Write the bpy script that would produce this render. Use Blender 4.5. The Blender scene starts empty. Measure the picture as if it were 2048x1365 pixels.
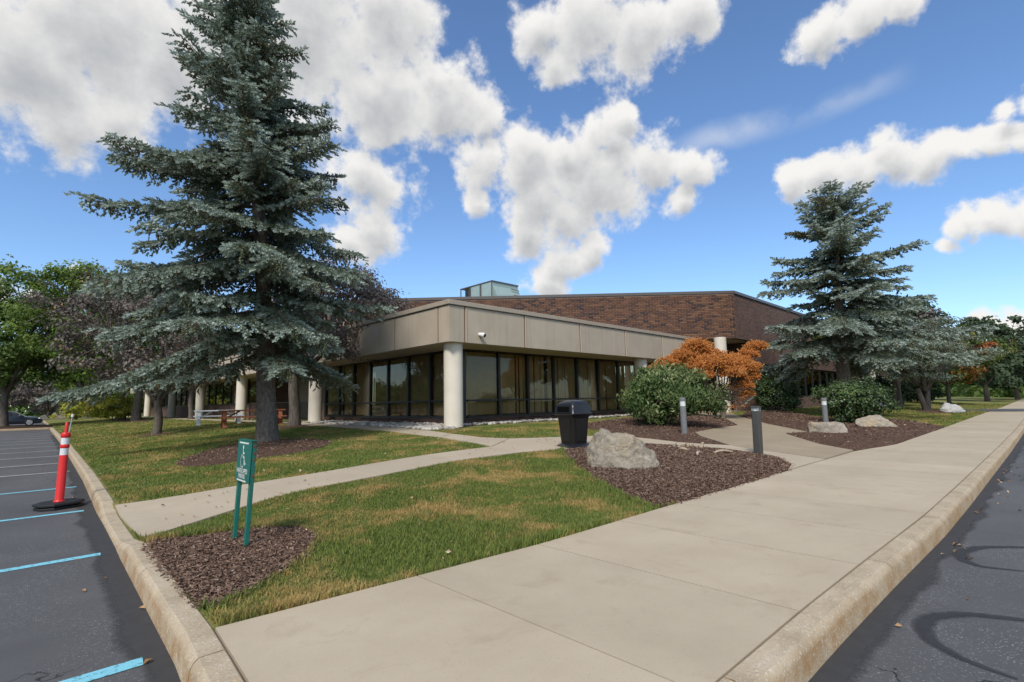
import bpy, bmesh, math, random
import numpy as np
from mathutils import Vector, Matrix, noise, geometry

random.seed(7)
rng = np.random.default_rng(7)
SC = bpy.context.scene
COL = SC.collection
rad = math.radians

# ------------------------------------------------------------------ camera
cam = bpy.data.cameras.new('camera')
cam.sensor_width = 36.0
cam.lens = 17.71
cam.clip_start = 0.05
cam.clip_end = 5000
cam_ob = bpy.data.objects.new('camera', cam)
COL.objects.link(cam_ob)
R3 = Matrix(((0.718521, -0.069036, -0.69207), (-0.695216, -0.099973, -0.711815), (-0.020047, 0.992592, -0.119827)))
cam_ob.matrix_world = Matrix.Translation((0, 0, 1.25)) @ R3.to_4x4()
SC.camera = cam_ob

# ------------------------------------------------------------------ sun, sky, exposure
SUN_DIR = Vector((-0.58, -0.36, 0.73)).normalized()
SUN_EL = math.asin(SUN_DIR.z)
sun = bpy.data.lights.new('sun', 'SUN')
sun.energy = 1.4
sun.angle = rad(12)
sun.color = (1.0, 0.95, 0.87)
sun_ob = bpy.data.objects.new('sun', sun)
COL.objects.link(sun_ob)
sun_ob.rotation_euler = (-SUN_DIR).to_track_quat('-Z', 'Y').to_euler()

SC.view_settings.view_transform = 'Standard'
SC.view_settings.look = 'None'
SC.view_settings.gamma = 1.0
SC.view_settings.exposure = 1.36
SC.render.engine = 'CYCLES'
SC.cycles.use_denoising = True
SC.cycles.max_bounces = 6
SC.cycles.transparent_max_bounces = 8
SC.cycles.caustics_reflective = False
SC.cycles.caustics_refractive = False

# cumulus masses: direction (x, y, z) and angular radius in degrees
CLOUDS = [(-0.023, 0.885, 0.464, 5.8), (0.043, 0.851, 0.523, 6.2), (0.119, 0.849, 0.515, 5.6), (0.012, 0.911, 0.412, 3.6), (0.074, 0.905, 0.419, 2.6), (0.281, 0.762, 0.583, 7.9), (0.187, 0.812, 0.553, 5.9), (0.392, 0.674, 0.626, 4.7), (0.415, 0.746, 0.52, 5.2), (0.514, 0.675, 0.529, 4.1), (0.565, 0.645, 0.514, 2.0), (0.481, 0.674, 0.561, 1.9), (0.432, 0.809, 0.4, 4.0), (0.454, 0.829, 0.325, 3.2), (0.41, 0.86, 0.304, 2.6), (0.586, 0.52, 0.622, 2.9), (0.642, 0.457, 0.616, 4.9), (0.699, 0.399, 0.594, 4.0), (0.725, 0.323, 0.608, 2.7), (0.626, 0.523, 0.579, 2.3), (0.825, 0.171, 0.538, 2.0), (0.832, 0.122, 0.541, 2.2), (0.837, 0.081, 0.542, 1.7), (0.588, 0.681, 0.437, 2.9), (0.648, 0.622, 0.44, 3.8), (0.7, 0.556, 0.448, 3.1), (0.732, 0.494, 0.469, 3.0), (0.737, 0.461, 0.495, 1.6), (0.792, 0.446, 0.418, 3.4), (0.829, 0.383, 0.407, 2.5), (0.75, 0.527, 0.4, 4.9), (0.688, 0.617, 0.382, 4.2), (0.686, 0.649, 0.33, 3.0), (0.727, 0.589, 0.353, 3.8), (0.6, 0.704, 0.38, 1.9), (0.743, 0.611, 0.273, 2.9), (0.769, 0.57, 0.288, 2.2), (0.728, 0.645, 0.232, 2.6), (0.838, 0.411, 0.358, 2.0), (0.904, 0.244, 0.35, 1.9), (0.911, 0.201, 0.359, 1.8), (0.923, 0.157, 0.351, 2.1), (0.926, 0.112, 0.36, 2.2), (0.936, 0.079, 0.343, 2.0), (0.936, 0.045, 0.349, 1.7), (0.937, 0.008, 0.35, 1.4), (0.938, -0.023, 0.346, 1.2), (0.925, -0.012, 0.38, 1.0), (0.926, -0.033, 0.377, 1.3), (0.968, 0.041, 0.248, 1.6), (0.969, 0.012, 0.247, 1.6), (0.972, -0.016, 0.233, 2.0), (0.973, 0.063, 0.221, 0.9), (0.994, 0.043, 0.099, 0.9), (0.995, 0.015, 0.095, 1.2), (0.998, -0.002, 0.064, 1.5), (-0.024, 0.987, 0.159, 1.4), (-0.001, 0.987, 0.159, 1.1), (0.047, 0.978, 0.205, 0.9)]
_r = random.Random(3)
for i in range(44):            # the same broken cumulus goes on round the rest of the sky
    a = rad(_r.uniform(105, 345)); e = rad(_r.choice((12, 20, 30, 42, 58)) + _r.uniform(-5, 5))
    for k in range(2):
        a2, e2 = a + rad(_r.uniform(-7, 7)), e + rad(_r.uniform(-3, 3))
        CLOUDS.append((math.cos(e2) * math.cos(a2), math.cos(e2) * math.sin(a2), math.sin(e2), _r.uniform(3, 6.5)))
for i in range(14):
    a = rad(_r.uniform(0, 360)); e = rad(_r.uniform(48, 88))
    CLOUDS.append((math.cos(e) * math.cos(a), math.cos(e) * math.sin(a), math.sin(e), _r.uniform(5, 9)))

world = bpy.data.worlds.new('World')
SC.world = world
world.use_nodes = True
world.cycles.sampling_method = 'MANUAL'
world.cycles.sample_map_resolution = 512
wn, wl = world.node_tree.nodes, world.node_tree.links
wn.clear()

def cloud_group():
    g = bpy.data.node_groups.new('cloud_field', 'ShaderNodeTree')
    g.interface.new_socket('Vector', in_out='INPUT', socket_type='NodeSocketVector')
    g.interface.new_socket('Field', in_out='OUTPUT', socket_type='NodeSocketFloat')
    g.interface.new_socket('Blob', in_out='OUTPUT', socket_type='NodeSocketFloat')
    g.interface.new_socket('Detail', in_out='OUTPUT', socket_type='NodeSocketFloat')
    N, L = g.nodes, g.links
    gi, go = N.new('NodeGroupInput'), N.new('NodeGroupOutput')
    nz = N.new('ShaderNodeTexNoise'); nz.inputs['Scale'].default_value = 9; nz.inputs['Detail'].default_value = 6; nz.inputs['Roughness'].default_value = .55
    L.new(gi.outputs[0], nz.inputs['Vector'])
    sub = N.new('ShaderNodeVectorMath'); sub.operation = 'SUBTRACT'; sub.inputs[1].default_value = (.5, .5, .5)
    L.new(nz.outputs['Color'], sub.inputs[0])
    sca = N.new('ShaderNodeVectorMath'); sca.operation = 'SCALE'; sca.inputs['Scale'].default_value = .075
    L.new(sub.outputs[0], sca.inputs[0])
    add = N.new('ShaderNodeVectorMath'); add.operation = 'ADD'
    L.new(gi.outputs[0], add.inputs[0]); L.new(sca.outputs[0], add.inputs[1])
    cur = None
    for (x, y, z, r) in CLOUDS:
        d = N.new('ShaderNodeVectorMath'); d.operation = 'DISTANCE'
        n = math.sqrt(x * x + y * y + z * z)
        d.inputs[1].default_value = (x / n, y / n, z / n)
        L.new(add.outputs[0], d.inputs[0])
        m = N.new('ShaderNodeMath'); m.operation = 'MULTIPLY_ADD'
        L.new(d.outputs['Value'], m.inputs[0]); m.inputs[1].default_value = -1 / rad(r); m.inputs[2].default_value = 1.0
        if cur is None:
            cur = m
        else:
            mx = N.new('ShaderNodeMath'); mx.operation = 'SMOOTH_MAX'; mx.inputs[2].default_value = .25
            L.new(cur.outputs[0], mx.inputs[0]); L.new(m.outputs[0], mx.inputs[1]); cur = mx
    f = N.new('ShaderNodeTexNoise'); f.inputs['Scale'].default_value = 19; f.inputs['Detail'].default_value = 9; f.inputs['Roughness'].default_value = .60
    L.new(gi.outputs[0], f.inputs['Vector'])
    ma = N.new('ShaderNodeMath'); ma.operation = 'MULTIPLY_ADD'; ma.inputs[1].default_value = 2.3; ma.inputs[2].default_value = -1.14
    L.new(f.outputs['Fac'], ma.inputs[0])
    cl = N.new('ShaderNodeClamp'); cl.inputs['Min'].default_value = -1.5; cl.inputs['Max'].default_value = 1.0
    L.new(cur.outputs[0], cl.inputs['Value'])
    s = N.new('ShaderNodeMath'); s.operation = 'ADD'
    L.new(cl.outputs[0], s.inputs[0]); L.new(ma.outputs[0], s.inputs[1])
    L.new(s.outputs[0], go.inputs[0]); L.new(cl.outputs[0], go.inputs[1]); L.new(ma.outputs[0], go.inputs[2])
    return g

CIRRUS_N, CIRRUS_M = (0.454, 0.0365, -0.8903), (0.8575, 0.2537, 0.4477)
tc = wn.new('ShaderNodeTexCoord')
cg = cloud_group()
g1 = wn.new('ShaderNodeGroup'); g1.node_tree = cg
wl.new(tc.outputs['Generated'], g1.inputs[0])
up = wn.new('ShaderNodeVectorMath'); up.operation = 'ADD'; up.inputs[1].default_value = (-0.006, 0.0, 0.030)
wl.new(tc.outputs['Generated'], up.inputs[0])
nrm = wn.new('ShaderNodeVectorMath'); nrm.operation = 'NORMALIZE'
wl.new(up.outputs[0], nrm.inputs[0])
g2 = wn.new('ShaderNodeGroup'); g2.node_tree = cg
wl.new(nrm.outputs[0], g2.inputs[0])
alpha = wn.new('ShaderNodeMapRange'); alpha.interpolation_type = 'SMOOTHSTEP'
alpha.inputs['From Min'].default_value = -.24; alpha.inputs['From Max'].default_value = .42
wl.new(g1.outputs[0], alpha.inputs['Value'])
shade = wn.new('ShaderNodeMapRange'); shade.interpolation_type = 'SMOOTHSTEP'
shade.inputs['From Min'].default_value = -.25; shade.inputs['From Max'].default_value = 1.25
shm = wn.new('ShaderNodeMath'); shm.operation = 'MULTIPLY_ADD'; shm.inputs[1].default_value = .50
wl.new(g2.outputs[2], shm.inputs[0]); wl.new(g2.outputs[1], shm.inputs[2]); wl.new(shm.outputs[0], shade.inputs['Value'])
ccol = wn.new('ShaderNodeMixRGB')
CLOUD_K = 2.42
ccol.inputs[1].default_value = (1.0 * CLOUD_K, .985 * CLOUD_K, .96 * CLOUD_K, 1)
ccol.inputs[2].default_value = (.50 * CLOUD_K, .52 * CLOUD_K, .55 * CLOUD_K, 1)
wl.new(shade.outputs[0], ccol.inputs[0])
sky = wn.new('ShaderNodeTexSky'); sky.sky_type = 'NISHITA'; sky.sun_disc = False
sky.sun_elevation = SUN_EL
sky.sun_rotation = math.atan2(SUN_DIR.x, SUN_DIR.y)
sky.air_density = 1.0; sky.dust_density = 0.3; sky.ozone_density = 1.4
mixw = wn.new('ShaderNodeMixRGB')
skm = wn.new('ShaderNodeMixRGB'); skm.blend_type = 'MULTIPLY'; skm.inputs[0].default_value = 1.0; skm.inputs[2].default_value = (.345, .415, .49, 1)   # the open blue, relative to the bright cumulus
wl.new(sky.outputs[0], skm.inputs[1])
wl.new(alpha.outputs[0], mixw.inputs[0]); wl.new(skm.outputs[0], mixw.inputs[1]); wl.new(ccol.outputs[0], mixw.inputs[2])
# one thin veil of cirrus
def wmath(op, a, b=None, c=None):
    m = wn.new('ShaderNodeMath'); m.operation = op
    for i, v in enumerate((a, b, c)):
        if v is None: continue
        if isinstance(v, (int, float)): m.inputs[i].default_value = v
        else: wl.new(v, m.inputs[i])
    return m.outputs[0]
def wdot(vec, d):
    m = wn.new('ShaderNodeVectorMath'); m.operation = 'DOT_PRODUCT'; m.inputs[1].default_value = d; wl.new(vec, m.inputs[0]); return m.outputs['Value']
cn_ = wn.new('ShaderNodeTexNoise'); cn_.inputs['Scale'].default_value = 7; cn_.inputs['Detail'].default_value = 6; wl.new(tc.outputs['Generated'], cn_.inputs['Vector'])
band = wmath('ABSOLUTE', wmath('ADD', wdot(tc.outputs['Generated'], CIRRUS_N), wmath('MULTIPLY_ADD', cn_.outputs['Fac'], .07, -.035)))
def wsmooth(v, a, b):
    m = wn.new('ShaderNodeMapRange'); m.interpolation_type = 'SMOOTHSTEP'; m.inputs['From Min'].default_value = a; m.inputs['From Max'].default_value = b; wl.new(v, m.inputs['Value']); return m.outputs[0]
veil = wmath('MULTIPLY', wmath('MULTIPLY', wsmooth(band, .03, 0), wsmooth(wdot(tc.outputs['Generated'], CIRRUS_M), math.cos(rad(11)), math.cos(rad(4)))), wsmooth(cn_.outputs['Fac'], .3, .62))
mixv = wn.new('ShaderNodeMixRGB'); wl.new(wmath('MULTIPLY', veil, .42), mixv.inputs[0]); wl.new(mixw.outputs[0], mixv.inputs[1]); mixv.inputs[2].default_value = (2.2, 2.25, 2.3, 1)
bg = wn.new('ShaderNodeBackground'); bg.inputs['Strength'].default_value = 0.15
wl.new(mixv.outputs[0], bg.inputs['Color'])
wo = wn.new('ShaderNodeOutputWorld'); wl.new(bg.outputs[0], wo.inputs['Surface'])

# ------------------------------------------------------------------ helpers
def new_mat(name, rough=.7, spec=.3):
    m = bpy.data.materials.new(name); m.use_nodes = True
    n, l = m.node_tree.nodes, m.node_tree.links
    b = n['Principled BSDF']
    b.inputs['Roughness'].default_value = rough
    b.inputs['Specular IOR Level'].default_value = spec
    return m, n, l, b

def ramp(n, stops):
    r = n.new('ShaderNodeValToRGB')
    e = r.color_ramp.elements
    while len(e) < len(stops): e.new(.5)
    for i, (p, c) in enumerate(stops):
        e[i].position = p; e[i].color = (c[0], c[1], c[2], 1)
    return r

def pos(n, l, scale=(1, 1, 1), obj=False):
    if obj:
        t = n.new('ShaderNodeTexCoord'); o = t.outputs['Object']
    else:
        t = n.new('ShaderNodeNewGeometry'); o = t.outputs['Position']
    mp = n.new('ShaderNodeMapping'); mp.inputs['Scale'].default_value = scale
    l.new(o, mp.inputs['Vector'])
    return mp.outputs[0]

def nz(n, l, vec, scale, detail=4, rough=.55, dist=0):
    t = n.new('ShaderNodeTexNoise')
    t.inputs['Scale'].default_value = scale; t.inputs['Detail'].default_value = detail
    t.inputs['Roughness'].default_value = rough; t.inputs['Distortion'].default_value = dist
    l.new(vec, t.inputs['Vector'])
    return t.outputs['Fac']

def bump(n, l, b, h, strength=.3, dist=.02):
    bp = n.new('ShaderNodeBump'); bp.inputs['Strength'].default_value = strength; bp.inputs['Distance'].default_value = dist
    l.new(h, bp.inputs['Height']); l.new(bp.outputs[0], b.inputs['Normal'])
    return bp

def mixc(n, l, fac, a, c, mode='MIX'):
    m = n.new('ShaderNodeMixRGB'); m.blend_type = mode
    for i, v in ((0, fac), (1, a), (2, c)):
        if isinstance(v, (int, float)): m.inputs[i].default_value = v
        elif isinstance(v, tuple): m.inputs[i].default_value = (v[0], v[1], v[2], 1)
        else: l.new(v, m.inputs[i])
    return m.outputs[0]

def mr(n, l, v, a, b, c=0, d=1):
    m = n.new('ShaderNodeMapRange')
    m.inputs['From Min'].default_value = a; m.inputs['From Max'].default_value = b
    m.inputs['To Min'].default_value = c; m.inputs['To Max'].default_value = d
    l.new(v, m.inputs['Value'])
    return m.outputs[0]

def noisy(name, c1, c2, scale=3, rough=.7, spec=.3, bs=0, bscale=40, detail=5, bdist=.01, obj=False, stretch=(1, 1, 1), metallic=0):
    m, n, l, b = new_mat(name, rough, spec)
    p = pos(n, l, stretch, obj)
    r = ramp(n, [(.3, c1), (.7, c2)])
    l.new(nz(n, l, p, scale, detail), r.inputs[0])
    l.new(r.outputs[0], b.inputs['Base Color'])
    b.inputs['Metallic'].default_value = metallic
    if bs: bump(n, l, b, nz(n, l, p, bscale, 4), bs, bdist)
    return m

MAT = {}

def tag(o, label=None, cat=None, group=None, kind=None):
    if label: o['label'] = label
    if cat: o['category'] = cat
    if group: o['group'] = group
    if kind: o['kind'] = kind
    return o

def empty(name, loc=(0, 0, 0), rz=0, parent=None):
    o = bpy.data.objects.new(name, None); o.empty_display_size = .2
    COL.objects.link(o); o.location = loc; o.rotation_euler = (0, 0, rz)
    if parent: o.parent = parent
    return o

def root_loc(p):
    v = Vector((0, 0, 0))
    while p is not None:
        v += p.location; p = p.parent
    return v

def np_mesh(name, V, F, mat=None, parent=None, attrs=None, smooth=False, local=False):
    """V: Nx3 array; F: list of int arrays (each n x k)."""
    V = np.asarray(V, dtype=np.float32)
    if parent is not None and not local:
        V = V - np.array(root_loc(parent), dtype=np.float32)
    me = bpy.data.meshes.new(name)
    F = [np.asarray(f, dtype=np.int32) for f in F if len(f)]
    nl = sum(f.size for f in F); npoly = sum(len(f) for f in F)
    me.vertices.add(len(V)); me.vertices.foreach_set('co', V.ravel())
    me.loops.add(nl); me.polygons.add(npoly)
    me.loops.foreach_set('vertex_index', np.concatenate([f.ravel() for f in F]))
    tot = np.concatenate([np.full(len(f), f.shape[1], dtype=np.int32) for f in F])
    st = np.concatenate([[0], np.cumsum(tot)[:-1]]).astype(np.int32)
    me.polygons.foreach_set('loop_start', st)
    me.polygons.foreach_set('loop_total', tot)
    me.polygons.foreach_set('use_smooth', np.full(npoly, bool(smooth)))
    for k, a in (attrs or {}).items():
        at = me.attributes.new(k, 'FLOAT', 'POINT')
        at.data.foreach_set('value', np.asarray(a, dtype=np.float32))
    me.update(calc_edges=True)
    if mat: me.materials.append(mat)
    o = bpy.data.objects.new(name, me); COL.objects.link(o)
    if parent is not None: o.parent = parent
    return o

class MB:
    def __init__(s): s.v = []; s.f = []
    def box(s, x0, x1, y0, y1, z0, z1):
        b = len(s.v)
        s.v += [(x0, y0, z0), (x1, y0, z0), (x1, y1, z0), (x0, y1, z0), (x0, y0, z1), (x1, y0, z1), (x1, y1, z1), (x0, y1, z1)]
        s.f += [tuple(b + i for i in q) for q in ((0, 3, 2, 1), (4, 5, 6, 7), (0, 1, 5, 4), (1, 2, 6, 5), (2, 3, 7, 6), (3, 0, 4, 7))]
        return s
    def prism(s, poly, z0, z1):
        """poly: list of (x, y) counter-clockwise; extruded z0..z1"""
        b = len(s.v); n = len(poly)
        s.v += [(x, y, z0) for x, y in poly] + [(x, y, z1) for x, y in poly]
        s.f.append(tuple(b + i for i in reversed(range(n)))); s.f.append(tuple(b + n + i for i in range(n)))
        for i in range(n):
            j = (i + 1) % n; s.f.append((b + i, b + j, b + n + j, b + n + i))
        return s
    def obar(s, p, q, w, h, up=(0, 0, 1)):
        """square bar from p to q"""
        p, q = Vector(p), Vector(q); d = (q - p).normalized(); u = Vector(up)
        if abs(d.dot(u)) > .99: u = Vector((1, 0, 0))
        a = d.cross(u).normalized(); c = a.cross(d).normalized()
        b = len(s.v)
        for e in (p, q):
            for sa, sc in ((-1, -1), (1, -1), (1, 1), (-1, 1)):
                s.v.append(tuple(e + a * sa * w / 2 + c * sc * h / 2))
        s.f += [tuple(b + i for i in k) for k in ((0, 3, 2, 1), (4, 5, 6, 7), (0, 1, 5, 4), (1, 2, 6, 5), (2, 3, 7, 6), (3, 0, 4, 7))]
        return s
    def tube(s, pts, radii, sides=10, cap=True):
        V, F = tube_np(np.array(pts, float), np.array(radii, float), sides)
        b = len(s.v); s.v += [tuple(v) for v in V]; s.f += [tuple(int(b + i) for i in q) for q in F]
        if cap:
            n = len(pts)
            s.f.append(tuple(b + i for i in reversed(range(sides)))); s.f.append(tuple(b + (n - 1) * sides + i for i in range(sides)))
        return s
    def lathe(s, prof, sides=24, c=(0, 0)):
        b = len(s.v); n = len(prof)
        for r, z in prof:
            for i in range(sides):
                a = 2 * math.pi * i / sides; s.v.append((c[0] + r * math.cos(a), c[1] + r * math.sin(a), z))
        for k in range(n - 1):
            for i in range(sides):
                j = (i + 1) % sides; s.f.append((b + k * sides + i, b + k * sides + j, b + (k + 1) * sides + j, b + (k + 1) * sides + i))
        s.f.append(tuple(b + i for i in reversed(range(sides)))); s.f.append(tuple(b + (n - 1) * sides + i for i in range(sides)))
        return s
    def rings(s, rings, cap=True):
        """loft a list of equal-length vertex rings"""
        b = len(s.v); k = len(rings[0])
        for r in rings: s.v += [tuple(p) for p in r]
        for a in range(len(rings) - 1):
            for i in range(k):
                j = (i + 1) % k; s.f.append((b + a * k + i, b + a * k + j, b + (a + 1) * k + j, b + (a + 1) * k + i))
        if cap:
            s.f.append(tuple(b + i for i in reversed(range(k)))); s.f.append(tuple(b + (len(rings) - 1) * k + i for i in range(k)))
        return s
    def build(s, name, mat, parent=None, local=False, smooth=False, bevel=0, segs=2, recalc=True):
        off = Vector((0, 0, 0)) if (parent is None or local) else root_loc(parent)
        bm = bmesh.new()
        vs = [bm.verts.new(Vector(v) - off) for v in s.v]
        for f in s.f:
            try: bm.faces.new([vs[i] for i in f])
            except ValueError: pass
        if recalc: bmesh.ops.recalc_face_normals(bm, faces=bm.faces)
        if bevel:
            es = [e for e in bm.edges if len(e.link_faces) == 2 and e.calc_face_angle(0) > .5]
            bmesh.ops.bevel(bm, geom=es, offset=bevel, segments=segs, affect='EDGES', profile=.6)
        me = bpy.data.meshes.new(name); bm.to_mesh(me); bm.free()
        if smooth:
            me.polygons.foreach_set('use_smooth', [True] * len(me.polygons))
        if mat: me.materials.append(mat)
        o = bpy.data.objects.new(name, me); COL.objects.link(o)
        if parent is not None: o.parent = parent
        return o

def autosmooth(o, ang=40):
    me = o.data
    me.polygons.foreach_set('use_smooth', [True] * len(me.polygons))
    try: me.set_sharp_from_angle(angle=rad(ang))
    except Exception: pass
    return o

def tube_np(P, r, sides):
    n = len(P)
    d = np.gradient(P, axis=0); d /= np.linalg.norm(d, axis=1, keepdims=True) + 1e-9
    ref = np.array([0, 0, 1.0]) if abs(d[0][2]) < .9 else np.array([1.0, 0, 0])
    a = np.cross(d, ref); a /= np.linalg.norm(a, axis=1, keepdims=True) + 1e-9
    b = np.cross(d, a)
    th = np.linspace(0, 2 * np.pi, sides, endpoint=False)
    V = P[:, None, :] + r[:, None, None] * (np.cos(th)[None, :, None] * a[:, None, :] + np.sin(th)[None, :, None] * b[:, None, :])
    V = V.reshape(-1, 3)
    i = np.arange(sides); j = (i + 1) % sides
    F = np.concatenate([np.stack([k * sides + i, k * sides + j, (k + 1) * sides + j, (k + 1) * sides + i], 1) for k in range(n - 1)])
    return V, F

class Acc:
    """accumulates numpy pieces into one mesh"""
    def __init__(s): s.V = []; s.F = {}; s.A = []; s.n = 0
    def add(s, V, F, a=None):
        s.V.append(V)
        F = np.asarray(F); s.F.setdefault(F.shape[1], []).append(F + s.n)
        s.A.append(np.zeros(len(V)) if a is None else np.broadcast_to(a, (len(V),)))
        s.n += len(V)
    def tube(s, P, r, sides=6, a=None):
        V, F = tube_np(np.asarray(P, float), np.asarray(r, float), sides); s.add(V, F, a)
    def build(s, name, mat, parent=None, smooth=False, attr=None, local=False):
        return np_mesh(name, np.concatenate(s.V), [np.concatenate(x) for x in s.F.values()], mat, parent, {attr: np.concatenate(s.A)} if attr else None, smooth, local)

# ------------------------------------------------------------------ terrain
def terrain(x, y):
    x = np.asarray(x, float); y = np.asarray(y, float)
    a, b = x - 1.0, y - 3.1
    h = np.maximum(2.0 - np.abs(a - b), 0) / 2.0
    d = np.minimum(a, b) - h * h * .5
    t = np.clip(d / 8.0, 0, 1)
    z = .4 * (t * t * (3 - 2 * t) * .5 + .5 * t)
    # the kerb and the path drop to the lot at the crossing
    w = np.clip((y - 6.0) / .7, 0, 1) * np.clip((8.95 - y) / .6, 0, 1)
    return z - .10 * w * np.clip(1 - (x - 1.15) / 1.3, 0, 1)

def TZ(x, y): return float(terrain(x, y))

def kx(y): return float(np.interp(y, [-5, 2.5, 3.4, 9, 13.4, 27, 64, 110], [.80, .82, .88, 1.02, 1.17, 1.48, 2.08, 2.7]))      # inner edge of the kerb beside the lot
def ky(x): return float(np.interp(x, [-5, 2.3, 3.4, 4.6, 6.6, 8.8, 16.8, 24, 60, 120], [1.12, 1.11, 1.08, 1.03, .93, .87, .70, .58, .2, -.3]))  # inner edge of the kerb beside the road
def sy(x): return float(np.interp(x, [0, .9, 2, 3.5, 5.5, 9.6, 13.6, 15.7, 24.5, 38, 60, 120], [3.42, 3.40, 3.29, 3.16, 3.13, 3.03, 2.93, 2.55, 2.42, 2.3, 2.0, 1.6]))  # grass side of the pavement

def inpoly(px, py, poly):
    px = np.asarray(px); py = np.asarray(py); ins = np.zeros(px.shape, bool)
    n = len(poly); j = n - 1
    for i in range(n):
        xi, yi = poly[i]; xj, yj = poly[j]
        c = ((yi > py) != (yj > py)) & (px < (xj - xi) * (py - yi) / (yj - yi + 1e-12) + xi)
        ins ^= c; j = i
    return ins

def dens(poly, step):
    out = []
    n = len(poly)
    for i in range(n):
        a, b = Vector(poly[i]), Vector(poly[(i + 1) % n]); k = max(1, int((b - a).length / step))
        for q in range(k): out.append(tuple(a.lerp(b, q / k)))
    return out

def smooth_poly(poly, it=2):
    for _ in range(it):
        out = []; n = len(poly)
        for i in range(n):
            a, b = poly[i], poly[(i + 1) % n]
            out += [(.75 * a[0] + .25 * b[0], .75 * a[1] + .25 * b[1]), (.25 * a[0] + .75 * b[0], .25 * a[1] + .75 * b[1])]
        poly = out
    return poly

def pdist(px, py, poly):
    d = np.full(np.shape(px), 1e9); n = len(poly)
    for i in range(n):
        ax, ay = poly[i]; bx, by = poly[(i + 1) % n]
        vx, vy = bx - ax, by - ay; L = vx * vx + vy * vy + 1e-12
        t = np.clip(((px - ax) * vx + (py - ay) * vy) / L, 0, 1)
        d = np.minimum(d, np.hypot(px - ax - t * vx, py - ay - t * vy))
    return d

def sheet(name, poly, zoff, res, mat, parent=None, mound=0, skirt=.06, rough_edge=0, lump=0):
    """a piece of ground: polygon laid on the terrain with a skirt down into the soil"""
    pl = dens(poly, res)
    if rough_edge:
        pl = [(x + noise.noise((x * 3, y * 3, 1)) * rough_edge, y + noise.noise((x * 3, y * 3, 9)) * rough_edge) for x, y in pl]
    xs = [p[0] for p in pl]; ys = [p[1] for p in pl]
    gx, gy = np.meshgrid(np.arange(min(xs), max(xs), res), np.arange(min(ys), max(ys), res))
    gx, gy = gx.ravel(), gy.ravel()
    ok = inpoly(gx, gy, pl)
    gx, gy = gx[ok], gy[ok]
    if len(gx):
        ok = pdist(gx, gy, pl) > res * .4; gx, gy = gx[ok], gy[ok]
    pts = [Vector(p) for p in pl] + [Vector((float(a), float(b))) for a, b in zip(gx, gy)]
    n = len(pl)
    v2, _, f2, _, _, _ = geometry.delaunay_2d_cdt(pts, [], [list(range(n))], 1, 1e-5)
    X = np.array([v[0] for v in v2]); Y = np.array([v[1] for v in v2])
    D = pdist(X, Y, pl)
    Z = terrain(X, Y) + zoff
    if mound: Z = Z + mound * (1 - np.exp(-D / .35))
    if lump:
        Z = Z + np.array([noise.noise((x * 2.5, y * 2.5, 3)) for x, y in zip(X, Y)]) * lump * np.minimum(D / .2, 1)
    V = np.stack([X, Y, Z], 1)
    tri = np.array([f for f in f2 if len(f) == 3])
    # orient upward
    a, b, c = V[tri[:, 0]], V[tri[:, 1]], V[tri[:, 2]]
    nzv = np.cross(b - a, c - a)[:, 2]
    tri[nzv < 0] = tri[nzv < 0][:, ::-1]
    # skirt
    e = {}
    for t in tri:
        for i in range(3):
            k = (int(t[i]), int(t[(i + 1) % 3])); e[k] = 1
    bd = [k for k in e if (k[1], k[0]) not in e]
    m = len(V); low = {}
    VV = [V]; ext = []
    for k in bd:
        for q in k:
            if q not in low: low[q] = m + len(ext); ext.append((V[q][0], V[q][1], V[q][2] - skirt))
    quads = np.array([(k[1], k[0], low[k[0]], low[k[1]]) for k in bd])
    V = np.concatenate([V, np.array(ext)])
    return np_mesh(name, V, [tri, quads], mat, parent, smooth=False)

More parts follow.
